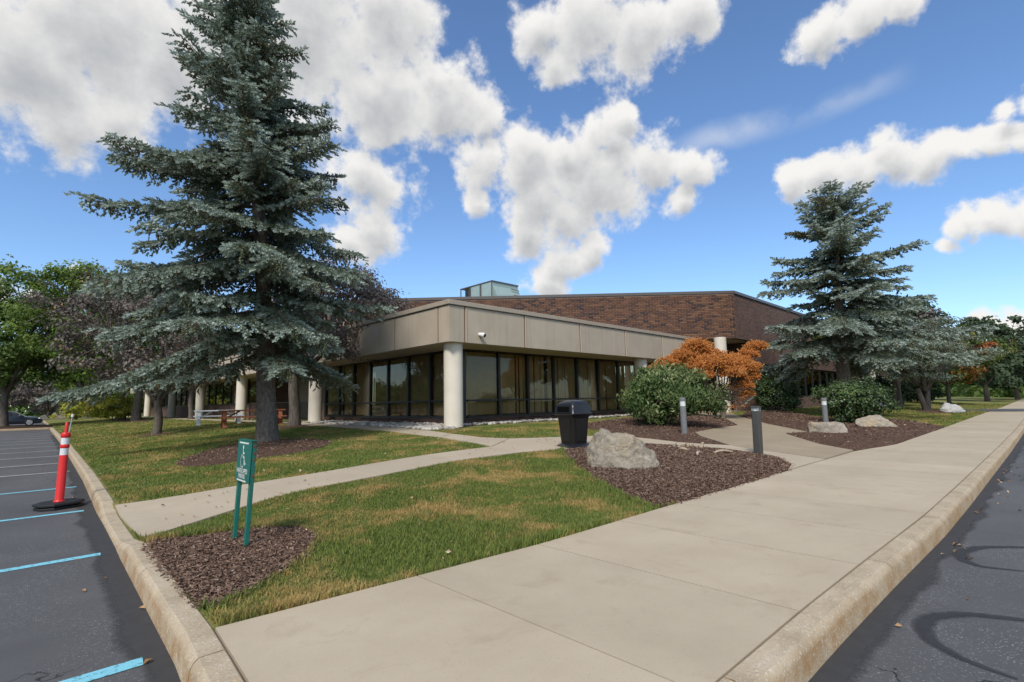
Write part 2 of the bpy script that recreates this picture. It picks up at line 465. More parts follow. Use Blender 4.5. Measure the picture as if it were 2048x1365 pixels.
# ------------------------------------------------------------------ ground materials
def m_asphalt():
    m, n, l, b = new_mat('asphalt', .78, .35)
    p = pos(n, l)
    r = ramp(n, [(.25, (.078, .077, .078)), (.55, (.105, .104, .104)), (.8, (.135, .133, .131))])
    l.new(nz(n, l, p, .55, 6, .6, .6), r.inputs[0])
    v = n.new('ShaderNodeTexVoronoi'); v.inputs['Scale'].default_value = 85
    l.new(p, v.inputs['Vector'])
    sp = n.new('ShaderNodeSeparateColor'); l.new(v.outputs['Color'], sp.inputs[0])
    pick = mr(n, l, sp.outputs[0], .62, .95)
    near = mr(n, l, v.outputs['Distance'], .5, .3)
    mul = n.new('ShaderNodeMath'); mul.operation = 'MULTIPLY'; l.new(pick, mul.inputs[0]); l.new(near, mul.inputs[1])
    pat = mr(n, l, nz(n, l, p, 1.3, 5), .36, .66)
    mul2 = n.new('ShaderNodeMath'); mul2.operation = 'MULTIPLY'; l.new(mul.outputs[0], mul2.inputs[0]); l.new(pat, mul2.inputs[1])
    c = mixc(n, l, mul2.outputs[0], r.outputs[0], (.34, .335, .325))
    fine = nz(n, l, p, 220, 2)
    c = mixc(n, l, mr(n, l, fine, .3, .7, 0, .45), c, (.035, .035, .037))
    # hairline cracks
    v2 = n.new('ShaderNodeTexVoronoi'); v2.feature = 'DISTANCE_TO_EDGE'; v2.inputs['Scale'].default_value = .42
    wv = n.new('ShaderNodeVectorMath'); wv.operation = 'ADD'
    ns = n.new('ShaderNodeTexNoise'); ns.inputs['Scale'].default_value = 2.2; ns.inputs['Detail'].default_value = 6; l.new(p, ns.inputs['Vector'])
    sc = n.new('ShaderNodeVectorMath'); sc.operation = 'SCALE'; sc.inputs['Scale'].default_value = .9; l.new(ns.outputs['Color'], sc.inputs[0])
    l.new(p, wv.inputs[0]); l.new(sc.outputs[0], wv.inputs[1]); l.new(wv.outputs[0], v2.inputs['Vector'])
    ck = mr(n, l, v2.outputs['Distance'], .001, .0045, 1, 0)
    gate = mr(n, l, nz(n, l, p, .5, 2), .5, .58)
    mk = n.new('ShaderNodeMath'); mk.operation = 'MULTIPLY'; l.new(ck, mk.inputs[0]); l.new(gate, mk.inputs[1])
    c = mixc(n, l, mk.outputs[0], c, (.012, .012, .013))
    l.new(c, b.inputs['Base Color'])
    bump(n, l, b, fine, .5, .006)
    return m

def m_concrete(name, c1, c2, speck=.5, stain=(.20, .14, .08), stain_amt=.35):
    m, n, l, b = new_mat(name, .85, .2)
    p = pos(n, l)
    r = ramp(n, [(.3, c1), (.72, c2)])
    l.new(nz(n, l, p, 1.1, 7, .62), r.inputs[0])
    oi = n.new('ShaderNodeObjectInfo')
    c = mixc(n, l, 1.0, r.outputs[0], mixc(n, l, oi.outputs['Random'], (.935, .935, .925), (1.035, 1.03, 1.015)), 'MULTIPLY')
    s = mr(n, l, nz(n, l, p, 2.6, 6, .65, .8), .56, .75, 0, stain_amt)
    c = mixc(n, l, s, c, stain)
    d = mr(n, l, nz(n, l, p, 90, 3), .62, .72, 0, speck)
    c = mixc(n, l, d, c, (.16, .14, .12))
    l.new(c, b.inputs['Base Color'])
    bump(n, l, b, nz(n, l, p, 160, 3), .25, .004)
    return m

def m_kerb():
    m, n, l, b = new_mat('kerb_concrete', .88, .2)
    p = pos(n, l)
    r = ramp(n, [(.28, (.31, .245, .165)), (.52, (.42, .34, .235)), (.75, (.50, .42, .31))])
    l.new(nz(n, l, p, 3.2, 7, .65), r.inputs[0])
    g = n.new('ShaderNodeNewGeometry'); sx = n.new('ShaderNodeSeparateXYZ'); l.new(g.outputs['Normal'], sx.inputs[0])
    face = mr(n, l, sx.outputs['Z'], .75, .3)
    rust = mr(n, l, nz(n, l, p, 5, 6, .7, .4), .35, .62)
    k = n.new('ShaderNodeMath'); k.operation = 'MULTIPLY'; l.new(face, k.inputs[0]); l.new(rust, k.inputs[1])
    c = mixc(n, l, mr(n, l, k.outputs[0], 0, 1, 0, .75), r.outputs[0], (.30, .165, .06))
    rt = mr(n, l, nz(n, l, p, 7, 5, .7), .60, .72, 0, .45)
    c = mixc(n, l, rt, c, (.50, .30, .14))
    ag = mr(n, l, nz(n, l, p, 85, 2), .58, .70, 0, .55)
    c = mixc(n, l, ag, c, (.22, .18, .14))
    ag2 = mr(n, l, nz(n, l, p, 60, 2), .60, .68, 0, .45)
    c = mixc(n, l, ag2, c, (.66, .62, .55))
    l.new(c, b.inputs['Base Color'])
    bump(n, l, b, nz(n, l, p, 70, 4), .55, .01)
    return m

def lawn_colour(n, l, p, blades):
    # green turf with straw-coloured dry patches
    a = nz(n, l, p, .95, 5, .6, .4); c2 = nz(n, l, p, 4.5, 5, .65)
    s = n.new('ShaderNodeMath'); s.operation = 'MULTIPLY_ADD'; s.inputs[1].default_value = .45
    l.new(c2, s.inputs[0]); l.new(a, s.inputs[2])
    dry = mr(n, l, s.outputs[0], .68, .90)
    g = mixc(n, l, nz(n, l, p, 6, 3), (.108, .162, .034), (.20, .24, .064))
    if blades:
        at = n.new('ShaderNodeAttribute'); at.attribute_name = 'rnd'
        dd = n.new('ShaderNodeMath'); dd.operation = 'MULTIPLY_ADD'; dd.inputs[1].default_value = .5
        sb = n.new('ShaderNodeMath'); sb.operation = 'SUBTRACT'; sb.inputs[1].default_value = .33
        l.new(at.outputs['Fac'], sb.inputs[0]); l.new(sb.outputs[0], dd.inputs[0]); l.new(dry, dd.inputs[2])
        dry = mr(n, l, dd.outputs[0], .16, .95)
        g = mixc(n, l, at.outputs['Fac'], mixc(n, l, 1.0, g, (.75, .78, .8), 'MULTIPLY'), mixc(n, l, 1.0, g, (1.35, 1.3, 1.2), 'MULTIPLY'))
    d = mixc(n, l, nz(n, l, p, 4, 3), (.44, .285, .10), (.47, .36, .15))
    return mixc(n, l, dry, g, d)

def m_lawn(blades):
    m, n, l, b = new_mat('grass_blade' if blades else 'lawn_soil', .75, .15)
    p = pos(n, l)
    c = lawn_colour(n, l, p, blades)
    if not blades:
        c = mixc(n, l, mr(n, l, nz(n, l, p, 45, 4), .35, .7, .05, .55), c, (.055, .05, .022))
        bump(n, l, b, nz(n, l, p, 60, 4), .8, .03)
    l.new(c, b.inputs['Base Color'])
    if blades:
        tr = n.new('ShaderNodeBsdfTranslucent'); l.new(c, tr.inputs[0])
        mx = n.new('ShaderNodeMixShader'); mx.inputs[0].default_value = .3
        l.new(b.outputs[0], mx.inputs[1]); l.new(tr.outputs[0], mx.inputs[2])
        l.new(mx.outputs[0], n['Material Output'].inputs['Surface'])
    return m

def m_attr(name, stops, rough=.7, spec=.25, attr='rnd', transl=0, noise_amt=0, nscale=2):
    m, n, l, b = new_mat(name, rough, spec)
    at = n.new('ShaderNodeAttribute'); at.attribute_name = attr
    r = ramp(n, stops); l.new(at.outputs['Fac'], r.inputs[0])
    c = r.outputs[0]
    if noise_amt:
        p = pos(n, l)
        c = mixc(n, l, 1.0, c, mixc(n, l, nz(n, l, p, nscale, 3), (1 - noise_amt,) * 3, (1 + noise_amt,) * 3), 'MULTIPLY')
    l.new(c, b.inputs['Base Color'])
    if transl:
        tr = n.new('ShaderNodeBsdfTranslucent'); l.new(c, tr.inputs[0])
        mx = n.new('ShaderNodeMixShader'); mx.inputs[0].default_value = transl
        l.new(b.outputs[0], mx.inputs[1]); l.new(tr.outputs[0], mx.inputs[2])
        l.new(mx.outputs[0], n['Material Output'].inputs['Surface'])
    return m

def plain(name, c, rough=.5, spec=.4, metallic=0, var=.08, scale=6, bs=.0, bscale=80):
    return noisy(name, tuple(x * (1 - var) for x in c), tuple(min(1, x * (1 + var)) for x in c), scale, rough, spec, bs, bscale, 4, .006, False, (1, 1, 1), metallic)

MAT['asphalt'] = m_asphalt()
MAT['slab'] = m_concrete('pavement_concrete', (.395, .327, .238), (.468, .395, .292), .4, (.31, .245, .165), .5)
MAT['path'] = m_concrete('path_concrete', (.38, .315, .232), (.445, .375, .28), .4, (.34, .28, .2), .35)
MAT['entry'] = m_concrete('exposed_aggregate', (.30, .24, .165), (.37, .30, .21), .65, (.25, .2, .13), .35)
MAT['kerb'] = m_kerb()
MAT['lawn'] = m_lawn(False)
MAT['blade'] = m_lawn(True)
MAT['mulch'] = noisy('bark_mulch', (.070, .042, .030), (.165, .102, .071), 38, .95, .1, 1.0, 90, 6, .03)
MAT['chip'] = m_attr('bark_chip', [(0, (.075, .046, .033)), (.5, (.18, .114, .082)), (.85, (.31, .22, .165)), (1, (.50, .43, .35))], .9, .15)
MAT['joint'] = noisy('dirty_joint', (.03, .026, .02), (.06, .05, .04), 20, .95, .1)
def m_overlay(name, c1, c2):
    # worn film on the asphalt: thins out towards its edge and in patches
    m, n, l, b = new_mat(name, .75, .3)
    p = pos(n, l)
    l.new(mixc(n, l, nz(n, l, p, 12, 5), c1, c2), b.inputs['Base Color'])
    at = n.new('ShaderNodeAttribute'); at.attribute_name = 'edge'
    k = n.new('ShaderNodeMath'); k.operation = 'MULTIPLY_ADD'; k.inputs[1].default_value = 1.3; l.new(at.outputs['Fac'], k.inputs[0])
    l.new(mr(n, l, nz(n, l, p, 16, 7, .75), 0, 1, -.9, .3), k.inputs[2])
    tr = n.new('ShaderNodeBsdfTransparent'); mx = n.new('ShaderNodeMixShader')
    l.new(mr(n, l, k.outputs[0], -.1, .7, 0, .85), mx.inputs[0]); l.new(tr.outputs[0], mx.inputs[1]); l.new(b.outputs[0], mx.inputs[2])
    l.new(mx.outputs[0], n['Material Output'].inputs['Surface'])
    return m
def m_roadpaint(name, c):
    m, n, l, b = new_mat(name, .7, .3)
    p = pos(n, l)
    w = mr(n, l, nz(n, l, p, 26, 7, .75), .53, .63, 0, .85)
    c2 = mixc(n, l, w, c, (.06, .062, .067))
    l.new(c2, b.inputs['Base Color'])
    return m
MAT['blue_paint'] = m_roadpaint('blue_road_paint', (.20, .52, .62))
MAT['white_paint'] = m_roadpaint('white_road_paint', (.48, .48, .46))
MAT['tar'] = m_overlay('tar_seal', (.040, .039, .040), (.07, .069, .069))
MAT['tyre_mark'] = m_overlay('tyre_rubber_mark', (.030, .030, .032), (.05, .05, .052))

# ------------------------------------------------------------------ ground, lot, road
def flat(name, polys, z, mat, kind='structure', parent=None):
    b = MB()
    for pl in polys:
        k = len(b.v); b.v += [(x, y, z) for x, y in pl]; b.f.append(tuple(range(k, k + len(pl))))
    o = b.build(name, mat, parent)
    if kind and parent is None: tag(o, kind=kind)
    return o

MAT['far_grass'] = noisy('far_grass', (.06, .095, .03), (.12, .14, .05), .05, .9, .1)
flat('ground', [[(-2500, -2500), (2500, -2500), (2500, 2500), (-2500, 2500)]], -.24, MAT['far_grass'])
lot = flat('parking_lot', [[(-70, -45), (2.4, -45), (2.4, 118), (-70, 118)], [(2.4, -45), (300, -45), (300, -8), (2.4, -8)], [(2.4, -8), (160, -8), (160, 1.0), (2.4, 1.0)]], -.15, MAT['asphalt'])

# kerbs: swept concrete sections with open joints
def kerb_section(parent, pts, outs, ztop):
    rings = []
    for (x, y), (ox, oy), z in zip(pts, outs, ztop):
        pr = [(0, -.28), (0, z - .012), (.012, z), (.125, z), (.15, z - .02), (.165, z - .05), (.185, -.28)]
        rings.append([(x + ox * o, y + oy * o, zz) for o, zz in pr])
    b = MB(); b.rings(rings)
    o = b.build('kerb_section', MAT['kerb'], parent)
    return autosmooth(o, 35)

def kerb_line(parent, cuts, fn, top):
    for a, c in zip(cuts[:-1], cuts[1:]):
        k = max(2, int((c - a) / .35) + 1); s = np.linspace(a + .006, c - .006, k)
        P = [fn(t) for t in s]
        kerb_section(parent, [p[0] for p in P], [p[1] for p in P], [top(t) for t in s])

def ztop_left(y):
    w = min(max((y - 5.95) / .75, 0), 1) * min(max((9.1 - y) / .7, 0), 1)
    return .006 - .105 * w * w * (3 - 2 * w) + .004 * noise.noise((y * .7, 3, 0))
kerbL = tag(empty('kerb', (1, 20, 0)), kind='structure')
kerb_line(kerbL, [1.75, 3.05, 5.0, 5.95, 9.1, 11.2, 14.2, 17.2, 20.2, 23.2, 26.2, 29.2, 32.2, 35.2, 41, 47, 53.2], lambda y: ((kx(y), y), (-1, .012)), ztop_left)
kerb_line(kerbL, [59.6, 66, 73, 80, 87, 94, 101, 110], lambda y: ((kx(y), y), (-1, .012)), ztop_left)
kerbR = tag(empty('kerb', (20, 1, 0)), kind='structure')
kerb_line(kerbR, [1.5, 2.35, 4.72, 6.72, 9.7, 12.7, 15.7, 18.7, 21.7, 24.7, 27.7, 30.7, 36, 41, 45.5], lambda x: ((x, ky(x)), (-.02, -1)), lambda x: .006 + .004 * noise.noise((x * .7, 9, 0)))
kerb_line(kerbR, [51.5, 60, 70, 80, 95, 110, 130, 150], lambda x: ((x, ky(x)), (-.02, -1)), lambda x: .006)
# corner of the two kerbs
cpts, couts = [], []
for i in range(9):
    a = rad(180 + 90 * i / 8); cpts.append((1.5 + .68 * math.cos(a), 1.75 + .64 * math.sin(a))); couts.append((math.cos(a), math.sin(a)))
kerb_section(kerbR, cpts, couts, [.006] * 9)

# planted island in the lot
isl = [(-9, 53.7), (1.72, 53.7), (1.85, 59.2), (-9, 59.2)]
ik = tag(empty('island_kerb', (-3, 56, 0)), kind='structure')
kerb_line(ik, [-9, -6, -3, 0, 1.74], lambda x: ((x, 53.7), (0, -1)), lambda x: .0)
kerb_line(ik, [-9, -6, -3, 0, 1.84], lambda x: ((x, 59.2), (0, 1)), lambda x: .0)
ob = MB(); ob.rings([[(-9, y, -.2), (-9, y, z), (1.9, y, z), (1.9, y, -.2)] for y, z in ((53.6, -.01), (54.6, .08), (56.5, .16), (58.2, .08), (59.3, -.01))])
tag(ob.build('island_bed', MAT['mulch'], None, smooth=True), kind='structure')

# lawn sheet on the terrain
def lawn_axis(a, b):
    out = [a]; st = .22
    while out[-1] < b:
        out.append(out[-1] + st)
        if out[-1] > 15: st = min(st * 1.12, 6)
    return np.array(out)
ux, uy = lawn_axis(0, 150), lawn_axis(0, 150)
GX, GY = np.meshgrid(ux, uy)
KX = np.interp(uy, [-5, 2.5, 3.4, 9, 13.4, 27, 64, 110, 160], [.80, .82, .88, 1.02, 1.17, 1.48, 2.08, 2.7, 3.2])
XX = GX + KX[:, None] + .004
YY = GY + 1.2
ZZ = terrain(XX, YY) - .014
nx, ny = len(ux), len(uy)
idx = np.arange(nx * ny).reshape(ny, nx)
Q = np.stack([idx[:-1, :-1].ravel(), idx[:-1, 1:].ravel(), idx[1:, 1:].ravel(), idx[1:, :-1].ravel()], 1)
# sink the turf under the pavement
ZZ = np.where(YY < np.interp(XX, [0, 2, 5.5, 13.6, 24.5, 60, 150], [3.3, 3.2, 3.0, 2.8, 2.3, 1.9, 1.5]), ZZ - .05, ZZ)
lawn = np_mesh('lawn', np.stack([XX.ravel(), YY.ravel(), ZZ.ravel()], 1), [Q], MAT['lawn'], None, smooth=True)
tag(lawn, kind='structure')

# pavement along the road
walk = tag(empty('sidewalk', (10, 2, 0)), kind='structure')
def slab(parent, poly, z0, z1, mat, name='slab', bev=0):
    b = MB(); b.prism(poly, z0, z1); return b.build(name, mat, parent, bevel=bev, segs=1)
slab(walk, [(1.42, 1.125), (2.165, 1.12), (2.165, sy(2.165)), (.888, 3.395), (.838, 2.6), (.832, 1.75), (1.0, 1.32)], -.1, .002, MAT['slab'])
x = 2.175
while x < 45:
    x1 = x + (1.19 if x < 30 else 3)
    if x1 > 45: x1 = 45.3
    m_ = (x + x1) / 2
    slab(walk, [(x, ky(x) + .008), (x1 - .013, ky(x1) + .008), (x1 - .013, sy(x1)), (m_, sy(m_)), (x, sy(x))], -.1, .002, MAT['slab'])
    MB().box(x1 - .016, x1 + .003, ky(x1) + .01, sy(x1) - .02, -.09, -.006).build('joint_filler', MAT['joint'], walk)
    x = x1
for x in range(52, 150, 6):
    slab(walk, [(x, ky(x)), (x + 5.98, ky(x + 6)), (x + 5.98, sy(x + 6)), (x, sy(x))], -.1, .002, MAT['slab'])
drive = flat('driveway', [[(45.4, -.6), (51.4, -.7), (51.4, 6), (62, 11), (58, 14), (45.4, 6)]], .03, MAT['asphalt'])

# path from the lot and the branch along the columns
path = tag(empty('path', (5, 8, 0)), kind='structure')
pn = lambda x: float(np.interp(x, [.98, 1.4, 2.05, 3.0, 4.5, 6.3, 7.4, 8.6], [6.45, 6.80, 7.0, 7.2, 7.28, 7.42, 7.38, 7.12]))
pf = lambda x: float(np.interp(x, [.98, 2.5, 4.2, 5.8, 7.47], [8.75, 8.6, 8.48, 8.46, 8.37]))
cuts = [1.005, 2.62, 4.15, 5.72, 7.3]
PATHS = []
for a, c in zip(cuts[:-1], cuts[1:]):
    xs = np.linspace(a + .004, c - .004, 5)
    pl = [(x, pn(x)) for x in xs] + [(x, pf(x)) for x in xs[::-1]]
    PATHS.append(pl); sheet('slab', pl, .016, .3, MAT['path'], path)
J = [[(7.308, 7.4), (8.6, 7.12), (9.3, 7.2), (9.58, 8.95), (8.85, 9.25), (8.0, 8.7), (7.47, 8.38), (7.308, 8.38)],
     [(9.308, 7.2), (9.59, 7.18), (10.78, 6.7), (11.8, 7.9), (11.35, 8.32), (10.5, 8.65), (9.588, 8.95)],
     [(9.45, 3.05), (10.1, 3.2), (11.0, 3.69), (11.33, 4.23), (11.48, 4.98), (11.35, 5.5), (11.14, 6.03), (10.786, 6.695), (11.806, 7.89), (11.92, 7.15), (11.88, 6.31), (12.05, 5.85), (12.39, 5.26), (12.1, 4.68), (11.88, 3.97), (11.42, 3.0)]]
for pl in J: PATHS.append(pl); sheet('slab', pl, .016, .3, MAT['path'], path)
PO = [(7.5, 8.42), (7.7, 9.6), (7.85, 10.8), (8.2, 12.8), (8.6, 15.5), (8.85, 18.5), (9.1, 22), (9.3, 26), (9.4, 31), (9.3, 38), (9.2, 46), (9.1, 60), (9.1, 80)]
PI = [(8.84, 9.26), (8.52, 10.0), (8.7, 11.4), (9.2, 13.4), (9.8, 16.2), (10.1, 19), (10.25, 22.3), (10.35, 26.2), (10.4, 31), (10.35, 38), (10.3, 46), (10.25, 60), (10.25, 80)]
for i in range(len(PO) - 1):
    e = .004
    lerp = lambda p, q, t: (p[0] + (q[0] - p[0]) * t, p[1] + (q[1] - p[1]) * t)
    pl = [lerp(PO[i], PO[i + 1], e), lerp(PI[i], PI[i + 1], e), lerp(PI[i], PI[i + 1], 1 - e), lerp(PO[i], PO[i + 1], 1 - e)]
    PATHS.append(pl); sheet('slab', pl, .016, .5, MAT['path'], path)
ENTRY = [(11.44, 3.0), (13.56, 2.98), (14.49, 3.89), (16.98, 5.51), (18.2, 5.15), (20.6, 7.3), (24.1, 9.66), (29.5, 12.6), (32.5, 13), (32.5, 15.3), (24.5, 15.3), (24, 12.8), (24, 11.3), (22, 9.45), (18.7, 7.6), (16.5, 7.5), (14.7, 7.27), (13.87, 6.72), (12.41, 5.26), (12.12, 4.68), (11.9, 3.97)]
tag(sheet('entry_walk', ENTRY, .019, .5, MAT['entry']), kind='structure')
PATHS.append(ENTRY)

# planting beds
NEAR = [(8.3, 7.08), (7.6, 6.3), (6.93, 5.63), (6.2, 4.6), (5.6, 3.75), (5.4, 3.16), (6.12, 3.1), (7.3, 3.08), (8.5, 3.06), (9.4, 3.05), (10.1, 3.2), (11.0, 3.69), (11.33, 4.23), (11.48, 4.98), (11.35, 5.5), (11.14, 6.03), (10.78, 6.69), (9.59, 7.17), (8.9, 7.2)]
SHRUB = [(13.2, 10.6), (12.45, 8.9), (11.82, 7.9), (11.94, 7.15), (11.9, 6.31), (12.07, 5.85), (12.41, 5.27), (13.0, 5.95), (13.87, 6.73), (14.7, 7.28), (16.5, 7.51), (18.7, 7.61), (22, 9.46), (23.9, 11.3), (23.9, 12.8), (18, 12.5), (15, 11.5)]
RIGHT = [(13.6, 2.95), (14.51, 3.88), (16.99, 5.5), (18.2, 5.14), (20.6, 7.28), (24.1, 9.64), (29, 11.3), (31, 11.6), (33.5, 10.8), (30, 9), (26.5, 6.8), (28, 5.3), (29.1, 4.08), (26, 2.9), (24.54, 2.46), (20.5, 2.5), (15.74, 2.59)]
SIGNB = smooth_poly([(.93, 6.0), (1.15, 5.87), (1.44, 5.72), (1.79, 5.6), (2.1, 5.3), (2.1, 4.85), (1.86, 4.45), (1.5, 4.11), (1.22, 3.9), (1.02, 3.8), (.9, 3.76), (.9, 4.6)], 1)
SPB = smooth_poly([(2.4, 13.12), (3.09, 14.68), (4.41, 16.6), (5.74, 16.4), (6.38, 14.6), (6.14, 13.15), (4.94, 11.94), (3.71, 11.9), (2.69, 11.87)], 2)
RING1 = smooth_poly([(4.26 + .75 * math.cos(a), 26.3 + .9 * math.sin(a)) for a in np.linspace(0, 2 * math.pi, 9)[:-1]], 1)
RING2 = smooth_poly([(8.3 + .9 * math.cos(a), 22.2 + 1.6 * math.sin(a)) for a in np.linspace(0, 2 * math.pi, 9)[:-1]], 1)
RING3 = smooth_poly([(7.0 + 1.0 * math.cos(a), 54 + 6.5 * math.sin(a)) for a in np.linspace(0, 2 * math.pi, 11)[:-1]], 1)
RING4 = smooth_poly([(43.6 + 3.4 * math.cos(a), 4.4 + 1.3 * math.sin(a)) for a in np.linspace(0, 2 * math.pi, 11)[:-1]], 1)
BEDS = [NEAR, SHRUB, RIGHT, SIGNB, SPB, RING1, RING2, RING3, RING4]
for i, pl in enumerate(BEDS):
    res = [.22, .35, .45, .14, .3, .3, .3, .8, .5][i]
    tag(sheet('mulch_bed', pl, .002, res, MAT['mulch'], None, mound=[.07, .10, .12, .03, .05, .05, .04, .05, .05][i], rough_edge=.05, lump=.03), kind='structure')

# painted stall lines
lines = [3.62, 6.52, 9.46, 12.5, 15.85, 18.5, 21.5, 24.5, 27.5, 30.5, 33.5, 36.5, 39.5, 42.5, 45.5, 48.5, 62.5, 65.5, 68.5, 71.5, 74.5, 77.5, 80.5]
for i, yl in enumerate(lines):
    x1 = kx(yl) - .30; x0 = x1 - 5.2
    wv_ = .055
    mm = MAT['blue_paint'] if i < 4 else MAT['white_paint']
    flat('stall_line', [[(x0, yl - wv_ + .03), (x1, yl - wv_), (x1 + .01, yl + wv_), (x0, yl + wv_ + .03)]], -.146, mm, None, lot)
# darker sealed strip beside the kerbs and the two tyre scrubs on the road
def film(name, A, M, B, mat, eA, eB, z):
    n = len(A); V = np.zeros((n, 3, 3))
    for k, P in enumerate((A, M, B)): V[:, k, :2] = P; V[:, k, 2] = z
    i = np.arange(n - 1)[:, None] * 3
    F = np.concatenate([i + [0, 1, 4, 3], i + [1, 2, 5, 4]])
    return np_mesh(name, V.reshape(-1, 3), [F], mat, lot, {'edge': np.tile([eA, 1.0, eB], n)})
ys_ = np.linspace(2, 40, 200)
A_ = np.array([(kx(y) - .40 - .12 * noise.noise((y * 1.6, 0, 5)), y) for y in ys_]); B_ = np.array([(kx(y) - .17, y) for y in ys_])
film('sealed_edge', A_, A_ * .45 + B_ * .55, B_, MAT['tar'], 0.0, 1.0, -.1475)
xs_ = np.linspace(1.2, 40, 260)
A_ = np.array([(x, ky(x) - .36 - .13 * noise.noise((x * 1.7, 4, 5))) for x in xs_]); B_ = np.array([(x, ky(x) - .17) for x in xs_])
film('sealed_edge', A_, A_ * .45 + B_ * .55, B_, MAT['tar'], 0.0, 1.0, -.1475)
for pts in ([(6.9, -.2), (6.62, .2), (6.37, .49), (6.06, .6), (5.78, .57), (5.66, .45), (5.74, .2)], [(4.75, -.25), (4.55, .15), (4.42, .45), (4.22, .6), (4.0, .62), (3.8, .55), (3.66, .40), (3.6, .2)]):
    P = np.array(pts); t = np.linspace(0, len(P) - 1, 60)
    X = np.interp(t, range(len(P)), P[:, 0]); Y = np.interp(t, range(len(P)), P[:, 1])
    for _ in range(6): X[1:-1] = (X[:-2] + X[1:-1] * 2 + X[2:]) / 4; Y[1:-1] = (Y[:-2] + Y[1:-1] * 2 + Y[2:]) / 4
    dx, dy = np.gradient(X), np.gradient(Y); L = np.hypot(dx, dy)
    w = .062 * np.sin(np.linspace(.12, math.pi - .1, 60)) + .012
    N_ = np.stack([-dy / L * w, dx / L * w], 1); C0 = np.stack([X, Y], 1)
    film('tyre_mark', C0 - N_, C0, C0 + N_, MAT['tyre_mark'], 0.0, 0.0, -.1465)

# ------------------------------------------------------------------ building
ZB = .4
MAT['fascia'] = noisy('stucco_panel', (.42, .352, .272), (.475, .402, .315), 1.2, .85, .2, .35, 120)
def m_fascia():
    m, n, l, b = new_mat('stucco_panel', .85, .2)
    p = pos(n, l); q = pos(n, l, (5, 5, .22))
    r = ramp(n, [(.3, (.42, .352, .272)), (.7, (.475, .402, .315))]); l.new(nz(n, l, p, 1.2, 6), r.inputs[0])
    c = mixc(n, l, mr(n, l, nz(n, l, q, 1.0, 6, .65), .5, .8, 0, .38), r.outputs[0], (.26, .21, .155))
    oi = n.new('ShaderNodeObjectInfo')
    c = mixc(n, l, 1.0, c, mixc(n, l, oi.outputs['Random'], (.95, .95, .95), (1.04, 1.035, 1.03)), 'MULTIPLY')
    l.new(c, b.inputs['Base Color']); bump(n, l, b, nz(n, l, p, 110, 4), .4, .008)
    return m
MAT['fascia'] = m_fascia()
MAT['cap'] = plain('beige_metal_cap', (.37, .31, .24), .5, .4, 0, .05)
MAT['trim'] = plain('brown_joint_trim', (.20, .125, .08), .6, .3)
MAT['soffit'] = noisy('soffit_board', (.40, .335, .25), (.46, .39, .30), .8, .8, .2)
MAT['column'] = noisy('column_paint', (.62, .56, .46), (.69, .63, .53), 1.6, .6, .3, .1, 60)
MAT['frame'] = plain('bronze_black_frame', (.016, .015, .015), .35, .5)
MAT['mortar'] = noisy('mortar', (.25, .185, .145), (.32, .245, .195), 4, .9, .1)
MAT['brick'] = m_attr('brick', [(0, (.040, .029, .030)), (.2, (.064, .039, .034)), (.42, (.100, .050, .034)), (.7, (.135, .066, .040)), (1, (.18, .092, .054))], .8, .25, 'rnd', 0, .14, 9)
MAT['interior'] = plain('interior_wall', (.24, .205, .16), .9, .1)
MAT['carpet'] = plain('carpet', (.06, .055, .05), .95, .1)
MAT['blind'] = noisy('blind_fabric', (.55, .49, .385), (.63, .56, .44), 5, .8, .2)
MAT['dark_cap'] = plain('brown_metal_cap', (.10, .085, .075), .4, .5)
MAT['roof'] = plain('roof_membrane', (.25, .24, .22), .9, .1)

def m_glass(name, tint, refl=1.0, ior=1.5):
    m = bpy.data.materials.new(name); m.use_nodes = True
    n, l = m.node_tree.nodes, m.node_tree.links
    n.remove(n['Principled BSDF'])
    tr = n.new('ShaderNodeBsdfTransparent'); tr.inputs[0].default_value = (*tint, 1)
    gl = n.new('ShaderNodeBsdfGlossy'); gl.inputs['Roughness'].default_value = 0.0; gl.inputs['Color'].default_value = (refl, refl, refl, 1)
    lw = n.new('ShaderNodeLayerWeight'); lw.inputs['Blend'].default_value = .5
    pw = n.new('ShaderNodeMath'); pw.operation = 'POWER'; pw.inputs[1].default_value = 4.0; l.new(lw.outputs['Facing'], pw.inputs[0])
    f0 = ((ior - 1) / (ior + 1)) ** 2
    fr = n.new('ShaderNodeMath'); fr.operation = 'MULTIPLY_ADD'; fr.inputs[1].default_value = 1 - f0; fr.inputs[2].default_value = f0; l.new(pw.outputs[0], fr.inputs[0])
    mx = n.new('ShaderNodeMixShader')
    l.new(fr.outputs[0], mx.inputs[0]); l.new(tr.outputs[0], mx.inputs[1]); l.new(gl.outputs[0], mx.inputs[2])
    l.new(mx.outputs[0], n['Material Output'].inputs['Surface'])
    return m
MAT['glass'] = m_glass('tinted_glass', (.76, .72, .62), .8, 1.45)
MAT['mirror_glass'] = m_glass('reflective_glass', (.35, .33, .28), .95, 4.0)

